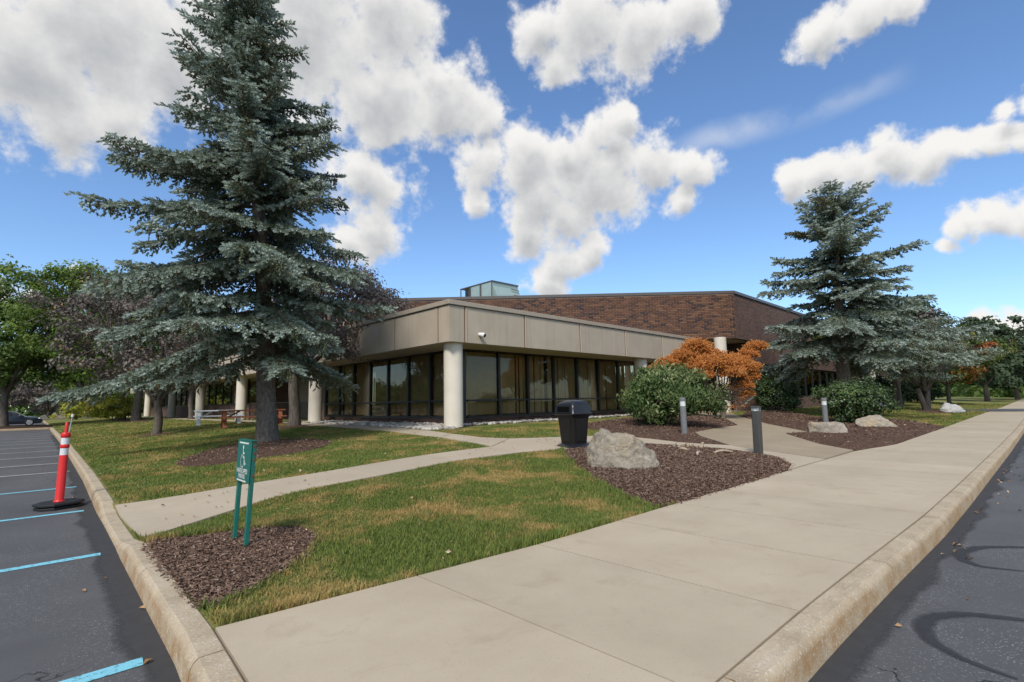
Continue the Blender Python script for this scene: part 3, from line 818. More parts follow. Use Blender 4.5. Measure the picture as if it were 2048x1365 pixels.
def m_brickwall():
    # far and foreshortened walls: coursed brick as fine relief
    m, n, l, b = new_mat('brick_courses', .85, .2)
    g = n.new('ShaderNodeNewGeometry')
    sx = n.new('ShaderNodeSeparateXYZ'); l.new(g.outputs['Position'], sx.inputs[0])
    cx_ = n.new('ShaderNodeMath'); cx_.operation = 'ADD'; l.new(sx.outputs['X'], cx_.inputs[0]); l.new(sx.outputs['Y'], cx_.inputs[1])
    cb = n.new('ShaderNodeCombineXYZ'); l.new(cx_.outputs[0], cb.inputs[0]); l.new(sx.outputs['Z'], cb.inputs[1])
    br = n.new('ShaderNodeTexBrick'); br.inputs['Scale'].default_value = 1.0
    br.inputs['Brick Width'].default_value = .34; br.inputs['Row Height'].default_value = .105; br.inputs['Mortar Size'].default_value = .008
    br.inputs['Color1'].default_value = (.085, .052, .045, 1); br.inputs['Color2'].default_value = (.155, .085, .062, 1); br.inputs['Mortar'].default_value = (.20, .16, .135, 1)
    l.new(cb.outputs[0], br.inputs['Vector'])
    l.new(mixc(n, l, 1.0, br.outputs['Color'], mixc(n, l, nz(n, l, g.outputs['Position'], .7, 4), (.8, .8, .82), (1.2, 1.18, 1.15)), 'MULTIPLY'), b.inputs['Base Color'])
    bump(n, l, b, br.outputs['Fac'], -.5, .01)
    return m
MAT['brickwall'] = m_brickwall()

bld = tag(empty('office_building', (20, 16, ZB)), 'single-storey brown brick office building with beige fascia panels and round cream columns', 'building')

# fascia panels, right face (y = 13.65) and left face (x = 10.3)
FZ0, FZ1 = 3.33, 4.60
rj = [10.30, 10.99, 13.98, 17.45, 20.97, 24.5, 28.2]
for a, c in zip(rj[:-1], rj[1:]):
    MB().box(a + .03, c - .03, 13.65, 13.80, FZ0, FZ1).build('fascia_panel', MAT['fascia'], bld, bevel=.012, segs=1)
for a in rj[1:-1]:
    MB().box(a - .032, a + .032, 13.665, 13.80, FZ0, FZ1).build('panel_joint', MAT['trim'], bld)
    MB().box(a + .034, a + .075, 13.625, 13.70, FZ0 + .01, FZ1 - .03).build('panel_joint', MAT['soffit'], bld, bevel=.005, segs=1)
lj = [13.72, 14.3, 17.17]
while lj[-1] < 82: lj.append(lj[-1] + 3.48)
for a, c in zip(lj[:-1], lj[1:]):
    MB().box(10.30, 10.45, a + .03, c - .03, FZ0, FZ1).build('fascia_panel', MAT['fascia'], bld, bevel=.012, segs=1)
for a in lj[1:-1]:
    MB().box(10.315, 10.45, a - .032, a + .032, FZ0, FZ1).build('panel_joint', MAT['trim'], bld)
    MB().box(10.275, 10.35, a + .034, a + .07, FZ0 + .01, FZ1 - .03).build('panel_joint', MAT['soffit'], bld, bevel=.005, segs=1)
# corner fillers keep the arris closed
MB().prism([(10.30, 13.65), (10.335, 13.65), (10.335, 13.76), (10.30, 13.76)], FZ0, FZ1).build('corner_trim', MAT['fascia'], bld)
# coping
MB().box(10.24, 28.2, 13.59, 13.95, FZ1 + .02, 4.78).build('coping', MAT['cap'], bld, bevel=.01, segs=1)
MB().box(10.24, 10.60, 13.953, 84, FZ1 + .02, 4.78).build('coping', MAT['cap'], bld, bevel=.01, segs=1)
MB().box(10.28, 28.2, 13.63, 13.9, FZ1, FZ1 + .018).build('shadow_gap', MAT['dark_cap'], bld)
MB().box(10.28, 10.5, 13.905, 84, FZ1, FZ1 + .018).build('shadow_gap', MAT['dark_cap'], bld)
# shaded run of the fascia under the entrance overhang
MB().box(28.25, 31.6, 13.66, 13.80, FZ0, 4.69).build('fascia_panel', MAT['fascia'], bld)
# soffit and roof
MB().box(10.46, 31.6, 13.81, 15.62, 3.36, 3.42).build('soffit', MAT['soffit'], bld)
MB().box(10.46, 12.22, 15.63, 84, 3.36, 3.42).build('soffit', MAT['soffit'], bld)
MB().prism([(10.5, 13.9), (28.1, 13.9), (28.1, 40), (10.5, 84)], 4.5, 4.58).build('roof', MAT['roof'], bld)

# columns
def column(x, y, z0, z1, r=.335):
    b = MB(); b.lathe([(r, z0 + .02), (r, z1)], 40, (x, y)); o = autosmooth(b.build('column', MAT['column'], bld), 30)
    c = MB(); c.lathe([(r - .03, z0 - .3), (r - .03, z0 + .02)], 24, (x, y)); c.build('base', MAT['frame'], o)
for y in (14.15, 25.7, 37.9, 49.0, 60.0, 73.4): column(10.85, y, ZB, 3.36)
column(23.05, 14.15, ZB, 3.36)
column(28.98, 12.45, .32, 4.72)

# glazing: one window unit with frame, panes and a blind behind
def blind(axis, a, c, depth, z0, z1, seed, drop=0):
    r = random.Random(seed); b = MB(); s = a + .06; step = .095
    ang0 = r.choice((-10, -18, -28, -40))
    gap = r.random() < .6
    while s < c - .03:
        if not (gap and r.random() < .13):
            w = .045; t = rad(ang0 + r.uniform(-16, 16)); zz = z0 + r.uniform(0, .02)
            du, dv = w * math.cos(t), w * math.sin(t)
            sk = r.uniform(-.015, .015)
            if axis == 'x': q = [(s - du + sk, depth - dv, zz), (s + du + sk, depth + dv, zz), (s + du, depth + dv, z1), (s - du, depth - dv, z1)]
            else: q = [(depth - dv, s - du + sk, zz), (depth + dv, s + du + sk, zz), (depth + dv, s + du, z1), (depth - dv, s - du, z1)]
            k = len(b.v); b.v += q; b.f.append((k, k + 1, k + 2, k + 3))
        s += step * (1 if r.random() > .05 else 1.5)
    return b

def glazed_wall(axis, plane, marks, z0, z1, zmid, inward, glass, mull=.10, seed=0, blinds=True):
    """marks: mullion centre lines; axis 'x' = wall runs along x at y=plane"""
    def bx(s0, s1, d0, d1, za, zb):
        d0, d1 = sorted((plane + d0 * inward, plane + d1 * inward))
        return MB().box(s0, s1, d0, d1, za, zb) if axis == 'x' else MB().box(d0, d1, s0, s1, za, zb)
    for a, c in zip(marks[:-1], marks[1:]):
        mid = (a + c) / 2
        w = empty('window', (mid, plane, z0) if axis == 'x' else (plane, mid, z0), 0, bld)
        w.location = Vector(w.location) - bld.location
        def sub(mb, nm, mt): return mb.build(nm, mt, w)
        zs = [(z0 + .09, zmid - .035), (zmid + .035, z1 - .05)] if zmid else [(z0 + .06, z1 - .05)]
        for za, zb_ in zs: sub(bx(a + mull / 2, c - mull / 2, .055, .063, za, zb_), 'pane', glass)
        sub(bx(a + mull / 2, c - mull / 2, 0, .12, z0, z0 + .09), 'sill_rail', MAT['frame'])
        sub(bx(a + mull / 2, c - mull / 2, 0, .12, z1 - .05, z1), 'head_rail', MAT['frame'])
        if zmid: sub(bx(a + mull / 2, c - mull / 2, .004, .116, zmid - .035, zmid + .035), 'mid_rail', MAT['frame'])
        sub(bx(c - mull / 2, c + mull / 2, -.012, .13, z0, z1), 'mullion', MAT['frame'])
        if blinds:
            o = sub(blind(axis, a, c, plane + .17 * inward, z0 + .12, z1 - .08, seed + int(a * 100)), 'vertical_blind', MAT['blind'])

xr = [12.55, 14.3, 16.04, 17.77, 19.5, 21.25, 23.0, 24.75, 26.5, 28.25]
glazed_wall('x', 15.5, xr, .63, 3.36, 1.34, 1, MAT['glass'], .11, 3)
yl = [15.70, 17.4, 19.05, 20.75, 22.4, 24.1, 25.75, 27.4]
glazed_wall('y', 12.1, yl, .63, 3.36, 1.34, 1, MAT['glass'], .11, 9)
MB().box(12.09, 12.5, 15.49, 15.69, .4, 3.36).build('corner_post', MAT['frame'], bld)
# rooms behind
MB().box(12.3, 28.5, 15.75, 28, .36, .42).build('floor', MAT['carpet'], bld)
MB().box(12.3, 28.5, 15.75, 28, 3.44, 3.5).build('ceiling', MAT['interior'], bld)
MB().box(16.5, 28.5, 19.6, 19.7, .42, 3.44).build('partition', MAT['interior'], bld)
MB().box(16.2, 16.3, 19.6, 28, .42, 3.44).build('partition', MAT['interior'], bld)
# left wing beyond the glazing: brick with a window band behind the columns
MB().box(12.1, 12.4, 27.46, 28.0, .3, 3.36).build('wall', MAT['brickwall'], bld)
MB().box(14.6, 14.8, 28, 38.5, .3, 3.36).build('wall', MAT['interior'], bld)
MB().box(12.4, 14.6, 27.9, 28.0, .3, 3.36).build('wall', MAT['brickwall'], bld)
MB().box(12.1, 12.4, 38.5, 84, .3, 1.45).build('wall', MAT['brickwall'], bld)
MB().box(12.4, 14.6, 38.5, 38.7, .3, 3.36).build('wall', MAT['brickwall'], bld)
MB().box(12.0, 16, 84, 84.3, .3, 4.5).build('wall', MAT['brickwall'], bld)
glazed_wall('y', 12.1, [38.6 + 2.2 * i for i in range(21)], 1.47, 3.36, None, 1, MAT['glass'], .10, 21, blinds=False)
MB().box(13.2, 13.3, 38.7, 84, 1.4, 3.44).build('partition', MAT['interior'], bld)

# bricks: individually laid pieces
BL, BH, MJ = .34, .105, .017
brick_meshes = []
for i in range(14):
    b = MB(); b.box(-(BL - MJ) / 2, (BL - MJ) / 2, -.03, .03, -(BH - MJ) / 2, (BH - MJ) / 2)
    o = b.build('brick_shape', MAT['brick'])
    at = o.data.attributes.new('rnd', 'FLOAT', 'POINT')
    v = [.02, .1, .15, .25, .35, .42, .5, .55, .62, .7, .78, .85, .92, 1.0][i]
    at.data.foreach_set('value', np.full(len(o.data.vertices), v, dtype=np.float32))
    brick_meshes.append(o.data); bpy.data.objects.remove(o)

def brick_at(parent, p, rz, i):
    o = bpy.data.objects.new('brick', brick_meshes[i]); COL.objects.link(o); o.parent = parent
    o.location = Vector(p) - root_loc(parent); o.rotation_euler = (0, 0, rz)
    return o

# upper brick volume: chamfered face from E towards the upper left, then along +x
E0 = Vector((30.0, 11.9)); S2 = math.sqrt(.5); CL = 23.3
cd = Vector((-S2, S2)); cn = Vector((-S2, -S2))       # along the wall, outward
UZ0, UZ1 = 4.70, 7.36
F0 = E0 + cd * CL
wall_c = MB().prism([tuple(E0), tuple(F0), tuple(F0 - cn * .3), tuple(E0 - cn * .3 + Vector((.2, 0)))], UZ0, UZ1).build('wall', MAT['mortar'], bld)
rowsN = int((UZ1 - UZ0) / BH)
laid = []
rr = random.Random(5)
for r_ in range(rowsN):
    z = UZ0 + BH * (r_ + .5) + .01
    s = BL / 2 if r_ % 2 == 0 else BL
    while s < CL - BL:
        laid.append((s, z)); s += BL
laid.sort(key=lambda q: q[0])
crz = math.atan2(cd.y, cd.x)
half_rows = [UZ0 + BH * (r_ + .5) + .01 for r_ in range(1, rowsN, 2)]
for z in half_rows:          # half bricks close the corner
    p0_, p1_ = E0 + cd * .004, E0 + cd * (BL / 2 - MJ)
    hb = MB(); hb.prism([tuple(p0_ + cn * .018), tuple(p1_ + cn * .018), tuple(p1_ - cn * .03), tuple(p0_ - cn * .03)], z - (BH - MJ) / 2, z + (BH - MJ) / 2)
    hb = hb.build('brick', MAT['brick'], wall_c); at_ = hb.data.attributes.new('rnd', 'FLOAT', 'POINT'); at_.data.foreach_set('value', np.full(8, random.random() * .8, dtype=np.float32))
near = [q for q in laid if q[0] < 4.4][:235]
rest = laid[len(near):]
near_set = set(near)
for s, z in near:
    p = E0 + cd * s + cn * -.012 + cd * 0
    brick_at(wall_c, (p.x, p.y, z), crz, min(13, int(max(0, rr.gauss(.55, .27)) * 14)))
acc = Acc()
bv = np.array([(-.5, -.5, -.5), (.5, -.5, -.5), (.5, .5, -.5), (-.5, .5, -.5), (-.5, -.5, .5), (.5, -.5, .5), (.5, .5, .5), (-.5, .5, .5)])
bf = np.array([(0, 3, 2, 1), (4, 5, 6, 7), (0, 1, 5, 4), (1, 2, 6, 5), (2, 3, 7, 6), (3, 0, 4, 7)])
RZ = np.array([[cd.x, -cd.y, 0], [cd.y, cd.x, 0], [0, 0, 1]])
for s, z in rest:
    p = E0 + cd * s + cn * -.012
    V = (bv * np.array([BL - MJ, .06, BH - MJ])) @ RZ.T + np.array([p.x, p.y, z])
    acc.add(V, bf, min(1, max(0, rr.gauss(.52, .27))))
tag(acc.build('brickwork', MAT['brick'], wall_c, attr='rnd'), kind='stuff')
# coping, soffit, long right face
MB().prism([tuple(E0 + cn * .05 + Vector((.02, 0))), tuple(F0 + cn * .05), tuple(F0 - cn * .4), tuple(E0 - cn * .4 + Vector((.17, 0)))], UZ1 + .02, 7.56).build('coping', MAT['dark_cap'], bld, bevel=.01, segs=1)
MB().box(30.06, 75, 11.83, 12.28, UZ1 + .02, 7.56).build('coping', MAT['dark_cap'], bld, bevel=.01, segs=1)
MB().box(30.05, 33.0, 11.9, 12.2, UZ0, UZ1 + .015).build('wall', MAT['brickwall'], bld)
MB().prism([(30.05, 12.05), (33.0, 12.05), (33.0, 15.4), (28.3, 15.4), (28.3, 13.85)], UZ0 + .02, UZ0 + .08).build('soffit', MAT['soffit'], bld)
MB().prism([tuple(E0 - cn * .3), (75, 12.2), (75, 45), tuple(F0 - cn * .3)], 7.0, 7.1).build('roof', MAT['roof'], bld)
bk = MB(); bk.obar((F0.x, F0.y, (UZ0 + UZ1) / 2), (F0.x, F0.y + 30, (UZ0 + UZ1) / 2), .3, UZ1 - UZ0); bk.build('wall', MAT['brickwall'], bld)
# right face down to the ground with its window band
MB().box(33.0, 75, 11.9, 12.2, 3.32, UZ1 + .015).build('wall', MAT['brickwall'], bld)
MB().box(33.0, 75, 11.9, 12.2, .2, 1.18).build('wall', MAT['brickwall'], bld)
MB().box(33.0, 33.4, 11.9, 12.2, 1.18, 3.32).build('wall', MAT['frame'], bld)
MB().box(54.0, 60, 11.9, 12.2, 1.18, 3.32).build('wall', MAT['brickwall'], bld)
xs = [33.4, 35.3, 37.05, 39.0, 40.8, 42.5, 44.3, 46.3, 48.3, 50.1, 52.0, 54.0]
glazed_wall('x', 11.95, xs, 1.19, 3.31, None, 1, MAT['mirror_glass'], .09, 40, blinds=False)
glazed_wall('x', 11.95, [60 + 1.9 * i for i in range(8)], 1.19, 3.31, None, 1, MAT['glass'], .09, 60, blinds=False)
MB().box(33.0, 75, 13.6, 13.7, .3, 3.4).build('partition', MAT['carpet'], bld)
column(61.6, 11.3, .3, 4.6, .3)
# recessed entrance: siding return and dark glazed doors
sd = MB().box(33.0, 33.25, 12.21, 15.6, .25, UZ0 + .02).build('wall', MAT['brickwall'], bld)
MAT['siding'] = noisy('brown_siding', (.075, .045, .036), (.10, .062, .05), 2, .7, .3, .3, 30, stretch=(6, 6, .4))
for i in range(14):
    MB().box(32.96, 32.998, 12.22 + i * .24, 12.44 + i * .24, 2.4, UZ0 + .015).build('siding_board', MAT['siding'], sd)
MB().box(28.26, 33.0, 16.6, 16.7, .25, UZ0).build('wall', MAT['interior'], bld)
glazed_wall('x', 15.6, [28.4, 29.5, 30.6, 31.7, 32.85], .35, 3.3, 2.5, 1, MAT['glass'], .1, 80, blinds=False)
MB().box(28.26, 33.0, 15.65, 15.75, 3.31, UZ0).build('wall', MAT['siding'], bld)
# brick plinth courses under the glazing
plinth = MB().box(12.1, 28.3, 15.53, 15.7, .1, .63).build('wall', MAT['mortar'], bld)
plinthL = MB().box(12.13, 12.25, 15.72, 27.45, .1, .63).build('wall', MAT['mortar'], bld)
cnt = 0; pacc = Acc()
for r_ in range(4):
    z = .63 - BH * (r_ + .5)
    for k in range(48):
        x = 12.13 + BL * (k + (.5 if r_ % 2 else 1.0)) - BL * .5
        if x + BL / 2 > 28.2: continue
        v = min(.45, max(0, rr.gauss(.24, .15)))
        if k < 22 and r_ < 2: brick_at(plinth, (x + BL / 2, 15.522, z), 0, min(13, int(v * 14)))
        else: pacc.add(bv * np.array([BL - MJ, .06, BH - MJ]) + np.array([x + BL / 2, 15.522, z]), bf, v)
    for k in range(34):
        y = 15.9 + BL * (k + (.5 if r_ % 2 else 1.0)) - BL * .5
        pacc.add(bv * np.array([.06, BL - MJ, BH - MJ]) + np.array([12.122, y, z]), bf, min(.45, max(0, rr.gauss(.24, .15))))
tag(pacc.build('brickwork', MAT['brick'], plinth, attr='rnd'), kind='stuff')

# rooftop plant
MAT['verdigris'] = noisy('grey_green_sheet_metal', (.27, .36, .34), (.33, .42, .40), 1.2, .5, .5)
hv = tag(empty('rooftop_unit', (21.62, 24.0, 7.1)), 'grey-green sheet metal ventilation unit on the flat roof', 'rooftop unit')
MB().box(21.62, 24.0, 24.0, 26.25, 7.1, 9.12).build('housing', MAT['verdigris'], hv)
MB().box(21.58, 24.05, 23.95, 27.32, 9.12, 9.18).build('roof_sheet', MAT['dark_cap'], hv)
for y in (24.03, 25.1, 25.2, 26.2):
    MB().box(21.59, 21.63, y - .03, y + .03, 7.1, 9.12).build('seam', MAT['dark_cap'], hv)
hd = MB(); hd.rings([[(21.66, 23.99, 8.85), (21.95, 23.3, 7.2), (21.95, 23.99, 7.2)], [(24.0, 23.99, 8.85), (24.15, 23.3, 7.2), (24.15, 23.99, 7.2)]]); hood = hd.build('hood', MAT['verdigris'], hv)
MB().obar((23.2, 23.83, 8.78), (23.95, 23.83, 8.74), .04, .04).obar((23.3, 23.66, 8.36), (23.95, 23.66, 8.32), .04, .04).build('flap', MAT['dark_cap'], hood)
for y in (26.35, 27.28):
    MB().box(21.6, 21.65, y - .03, y + .03, 7.1, 9.12).build('post', MAT['dark_cap'], hv)
MB().box(21.7, 23.9, 26.3, 26.9, 7.1, 9.05).build('coil_grille', MAT['frame'], hv)

# security camera on the fascia
MAT['white_plastic'] = plain('white_plastic', (.72, .72, .70), .35, .5, 0, .03)
MAT['lens'] = plain('black_lens', (.01, .01, .012), .1, .6)
sc_ = tag(empty('security_camera', (11.64, 13.65, 3.64)), 'white bullet security camera mounted on the beige fascia', 'camera')
b = MB(); b.tube([(0, -.02, .03), (0, -.07, .03)], [.07, .06], 14); b.build('mount', MAT['white_plastic'], sc_, local=True)
b = MB(); b.tube([(-.02, -.04, .03), (.02, -.16, .0), (.05, -.24, -.03)], [.055, .085, .085], 16); autosmooth(b.build('housing', MAT['white_plastic'], sc_, local=True))
b = MB(); b.tube([(.051, -.242, -.031), (.056, -.256, -.035)], [.062, .058], 16); b.build('lens', MAT['lens'], sc_, local=True)

# ------------------------------------------------------------------ vegetation
MAT['spruce_bark'] = noisy('spruce_bark', (.10, .083, .07), (.25, .215, .185), 16, .95, .1, 1.0, 24, 6, .05, stretch=(1, 1, .45))
MAT['bark'] = noisy('grey_bark', (.075, .062, .05), (.17, .145, .12), 12, .95, .1, .9, 22, 6, .04, stretch=(1, 1, .3))
MAT['twig'] = noisy('dead_twig', (.13, .095, .07), (.22, .17, .13), 8, .95, .1)
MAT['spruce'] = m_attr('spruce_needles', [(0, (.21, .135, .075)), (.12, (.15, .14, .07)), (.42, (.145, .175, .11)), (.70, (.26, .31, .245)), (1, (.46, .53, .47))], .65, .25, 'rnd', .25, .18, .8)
MAT['maple'] = m_attr('maple_leaves', [(0, (.08, .135, .02)), (.5, (.14, .215, .033)), (1, (.23, .29, .06))], .55, .3, 'rnd', .35, .2, .6)
MAT['maple_dark'] = m_attr('shade_tree_leaves', [(0, (.065, .115, .024)), (.5, (.105, .17, .038)), (1, (.17, .23, .055))], .55, .3, 'rnd', .3, .2, .6)
MAT['plum'] = m_attr('purple_leaves', [(0, (.09, .074, .066)), (.5, (.165, .138, .12)), (.85, (.27, .235, .205)), (1, (.28, .155, .085))], .6, .3, 'rnd', .25, .2, .6)
MAT['rusty'] = m_attr('turning_leaves', [(0, (.07, .11, .025)), (.55, (.12, .16, .035)), (.75, (.22, .17, .03)), (1, (.35, .11, .03))], .6, .3, 'rnd', .3, .2, .6)
MAT['pine'] = m_attr('pine_needles', [(0, (.035, .055, .028)), (.6, (.06, .09, .045)), (1, (.09, .12, .06))], .7, .2, 'rnd', .15, .2, .4)
MAT['viburnum'] = m_attr('viburnum_leaves', [(0, (.030, .062, .014)), (.5, (.062, .108, .026)), (.85, (.14, .18, .062)), (1, (.28, .31, .15))], .55, .3, 'rnd', .15, .12, 2)
MAT['holly'] = m_attr('holly_leaves', [(0, (.022, .042, .014)), (.5, (.042, .075, .022)), (1, (.11, .17, .045))], .4, .45, 'rnd', .2, .15, 2)
MAT['dead_needles'] = m_attr('dead_orange_needles', [(0, (.40, .16, .04)), (.5, (.68, .31, .09)), (1, (.82, .47, .20))], .8, .15, 'rnd', .25, .12, 2)
MAT['gold'] = m_attr('golden_shrub_leaves', [(0, (.20, .25, .03)), (.6, (.40, .40, .05)), (1, (.55, .40, .09))], .6, .3, 'rnd', .3, .12, 2)

def unit(v): return v / (np.linalg.norm(v, axis=-1, keepdims=True) + 1e-9)

def frames(D, g):
    """orthonormal frames along D with random roll"""
    R = unit(g.normal(size=D.shape)); A = unit(np.cross(D, R)); B = np.cross(D, A)
    return A, B

def shoots(P, D, S, tint, g, k=7, fat=1.0):
    """bottle-brush shoots: k pointed needle blades round each axis"""
    n = len(P); A, B = frames(D, g)
    V = np.zeros((n, k * 3, 3)); ph = g.uniform(0, 6.28, n)
    for i in range(k):
        a = ph + i * 2.4; t = .05 + .72 * i / k
        rd = np.cos(a)[:, None] * A + np.sin(a)[:, None] * B
        tg = np.cross(D, rd)
        b0 = P + D * (t * S)[:, None]
        sp = .27 if i < k - 1 else .06
        tip = b0 + D * (.38 * S)[:, None] + rd * (sp * S)[:, None]
        w = (.15 * fat * S)[:, None] * tg
        V[:, 3 * i] = b0 - w; V[:, 3 * i + 1] = b0 + w; V[:, 3 * i + 2] = tip
    F = np.arange(n * k * 3).reshape(-1, 3)
    return V.reshape(-1, 3), F, np.repeat(tint, k * 3)

def spruce(name, base, H, prof, lean, z0, seed, asym_az, asym, trunk_r, label, dens_=1.0, k=7, ssize=.16, hang=1.0, whorl=.40):
    g = np.random.default_rng(seed)
    base = np.array(base, float)
    root = tag(empty(name, tuple(base)), label, 'tree')
    wood = Acc()
    ts = np.linspace(0, 1, 26)
    def axis(t): return np.array([lean[0] * t ** 1.1, lean[1] * t ** 1.1, H * t])
    P = np.array([axis(t) for t in ts])
    P[:, 0] += .05 * np.sin(ts * 9 + seed); P[:, 1] += .05 * np.cos(ts * 7 + seed); P[0, 2] = -.35
    r = trunk_r * (1 - ts) ** .85 + .02; r[0] *= 1.35; r[1] *= 1.05
    wood.tube(P, r, 16)
    SP, SD, SS, ST = [], [], [], []
    pz, pl = zip(*prof)
    z = z0; wi = 0
    while z < H - .25:
        rel = z / H
        nb = int(g.integers(5, 8)) if rel < .9 else 4
        a0 = g.uniform(0, 6.28)
        for j in range(nb):
            az = a0 + j * 6.283 / nb + g.uniform(-.3, .3)
            zz = z + g.uniform(-.18, .18)
            L = np.interp(zz, pz, pl) * g.uniform(.60, 1.07) * (1 + asym * math.cos(az - asym_az))
            if g.random() < .16 and rel < .85: L *= g.uniform(.35, .6)
            if L < .2: continue
            h = np.array([math.cos(az), math.sin(az), 0.0])
            p0 = rad(np.interp(rel, [0, .2, .5, .8, 1], [-12, -5, 4, 20, 50]) + g.uniform(-7, 7))
            n = 9; s = np.linspace(0, 1, n)
            droop = np.interp(rel, [0, .4, 1], [.30, .22, .04]) * g.uniform(.4, 1.5)
            up = np.interp(rel, [0, .5, 1], [.10, .10, .05])
            zc = L * (math.tan(p0) * s - droop * s ** 1.6 * 1.25 + up * s ** 4)
            side = np.array([-h[1], h[0], 0]) * L * g.uniform(-.10, .10)
            org = axis(zz / H)
            B = org + h * (L * s)[:, None] + side * (s ** 2)[:, None] + np.array([0, 0, 1.0]) * zc[:, None]
            wood.tube(B, np.interp(s, [0, 1], [.013 + .011 * L, .006]), 5)
            tan = unit(np.gradient(B, axis=0))
            f0 = np.interp(rel, [0, .25, .6, 1], [.24, .20, .15, .05])
            st = (.15 / dens_) / max(L, .3)
            fs = np.arange(f0 * g.uniform(.8, 1.2), 1.0, st)
            brown = g.random() < .06
            for q, f in enumerate(fs):
                o = np.array([np.interp(f, s, B[:, c]) for c in range(3)])
                t = unit(np.array([np.interp(f, s, tan[:, c]) for c in range(3)]))
                lat = unit(np.cross(t, [0, 0, 1.0]))
                for sg in (-1, 1):
                    l2 = (.17 * L + .24) * (1.05 - .55 * f) * g.uniform(.45, 1.25)
                    if l2 < .1: continue
                    an = g.uniform(.75, 1.2)
                    d2 = unit(t * math.cos(an) + lat * sg * math.sin(an) + np.array([0, 0, g.uniform(-.28, .12)]))
                    m = max(2, int(l2 / (.075 / dens_ ** .5)))
                    u = (np.arange(m) + g.uniform(.2, .8)) / m
                    pp = o + d2 * (l2 * u)[:, None]; pp[:, 2] -= .30 * l2 * u ** 2
                    # shoots fan out to both sides of the branchlet and along it
                    dd = unit(d2 + lat * g.normal(0, .35, m)[:, None] + np.cross(d2, [0, 0, 1]) * (np.where(np.arange(m) % 2, 1, -1) * g.uniform(.3, 1.0, m))[:, None] + np.array([0, 0, 1]) * g.uniform(-.45, .35, m)[:, None])
                    dd[-1] = unit(d2 + np.array([0, 0, -.15]))
                    SP.append(pp); SD.append(dd); SS.append(ssize * g.uniform(.75, 1.3, m))
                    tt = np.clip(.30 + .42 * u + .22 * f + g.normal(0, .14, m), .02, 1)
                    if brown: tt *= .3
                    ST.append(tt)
                # pendulous twigs below the limb
                if g.random() < .55 * hang and rel < .8:
                    lh = g.uniform(.15, .62) * (1.15 - rel) * min(1, L / 2.5)
                    m = max(2, int(lh / .075)); u = (np.arange(m) + .5) / m
                    d2 = unit(np.array([0, 0, -1.0]) + t * .25 + g.normal(0, .16, 3))
                    pp = o + d2 * (lh * u)[:, None]
                    SP.append(pp); SD.append(unit(d2 + g.normal(0, .38, (m, 3)))); SS.append(ssize * .85 * g.uniform(.7, 1.15, m))
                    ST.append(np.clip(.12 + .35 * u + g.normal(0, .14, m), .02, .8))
            # bare inner twigs
            if rel < .7:
                for q in range(int(3 * L)):
                    f = g.uniform(.06, .7); o = np.array([np.interp(f, s, B[:, c]) for c in range(3)])
                    d2 = unit(g.normal(size=3) * [1, 1, .5] + np.array([0, 0, -.35])); l2 = g.uniform(.15, .6)
                    wood.tube(np.array([o, o + d2 * l2 * .5 + [0, 0, -.03], o + d2 * l2 + [0, 0, -.12]]), np.array([.007, .005, .003]), 3)
        z += whorl * np.interp(rel, [0, 1], [1.15, .62]); wi += 1
    # leader
    m = 26; u = np.linspace(0, 1, m); SP.append(np.array([axis(1 - .09 * (1 - q)) for q in u])); SD.append(unit(g.normal(size=(m, 3)) * [1, 1, .4] + [0, 0, .7])); SS.append(np.full(m, ssize * 1.2)); ST.append(np.full(m, .5))
    P_ = np.concatenate(SP); D_ = np.concatenate(SD); S_ = np.concatenate(SS); T_ = np.concatenate(ST)
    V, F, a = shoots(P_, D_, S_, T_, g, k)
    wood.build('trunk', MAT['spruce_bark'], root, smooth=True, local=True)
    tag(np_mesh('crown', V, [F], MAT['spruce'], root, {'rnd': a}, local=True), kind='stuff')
    return root, len(S_)

def leaves(C_, Nn, S, rnd, g, aspect=.55, fold=.25, droop=0.0):
    """one folded diamond leaf per point: 4 points + midrib, two quads sharing the rib"""
    n = len(C_)
    N = unit(Nn); T = unit(np.cross(N, unit(g.normal(size=(n, 3)))))
    if droop: T = unit(T + np.array([0, 0, -droop]))
    Bt = unit(np.cross(N, T)); N = np.cross(T, Bt)
    S = S[:, None]
    V = np.zeros((n, 4, 3))
    V[:, 0] = C_ - T * S * .5
    V[:, 1] = C_ + Bt * S * aspect * .5 + N * S * fold * .3
    V[:, 2] = C_ + T * S * .5 - N * S * fold * .25
    V[:, 3] = C_ - Bt * S * aspect * .5 + N * S * fold * .3
    k = np.arange(n)[:, None] * 4
    F = np.concatenate([k + [0, 1, 2], k + [0, 2, 3]])
    return V.reshape(-1, 3), F, np.repeat(rnd, 4)

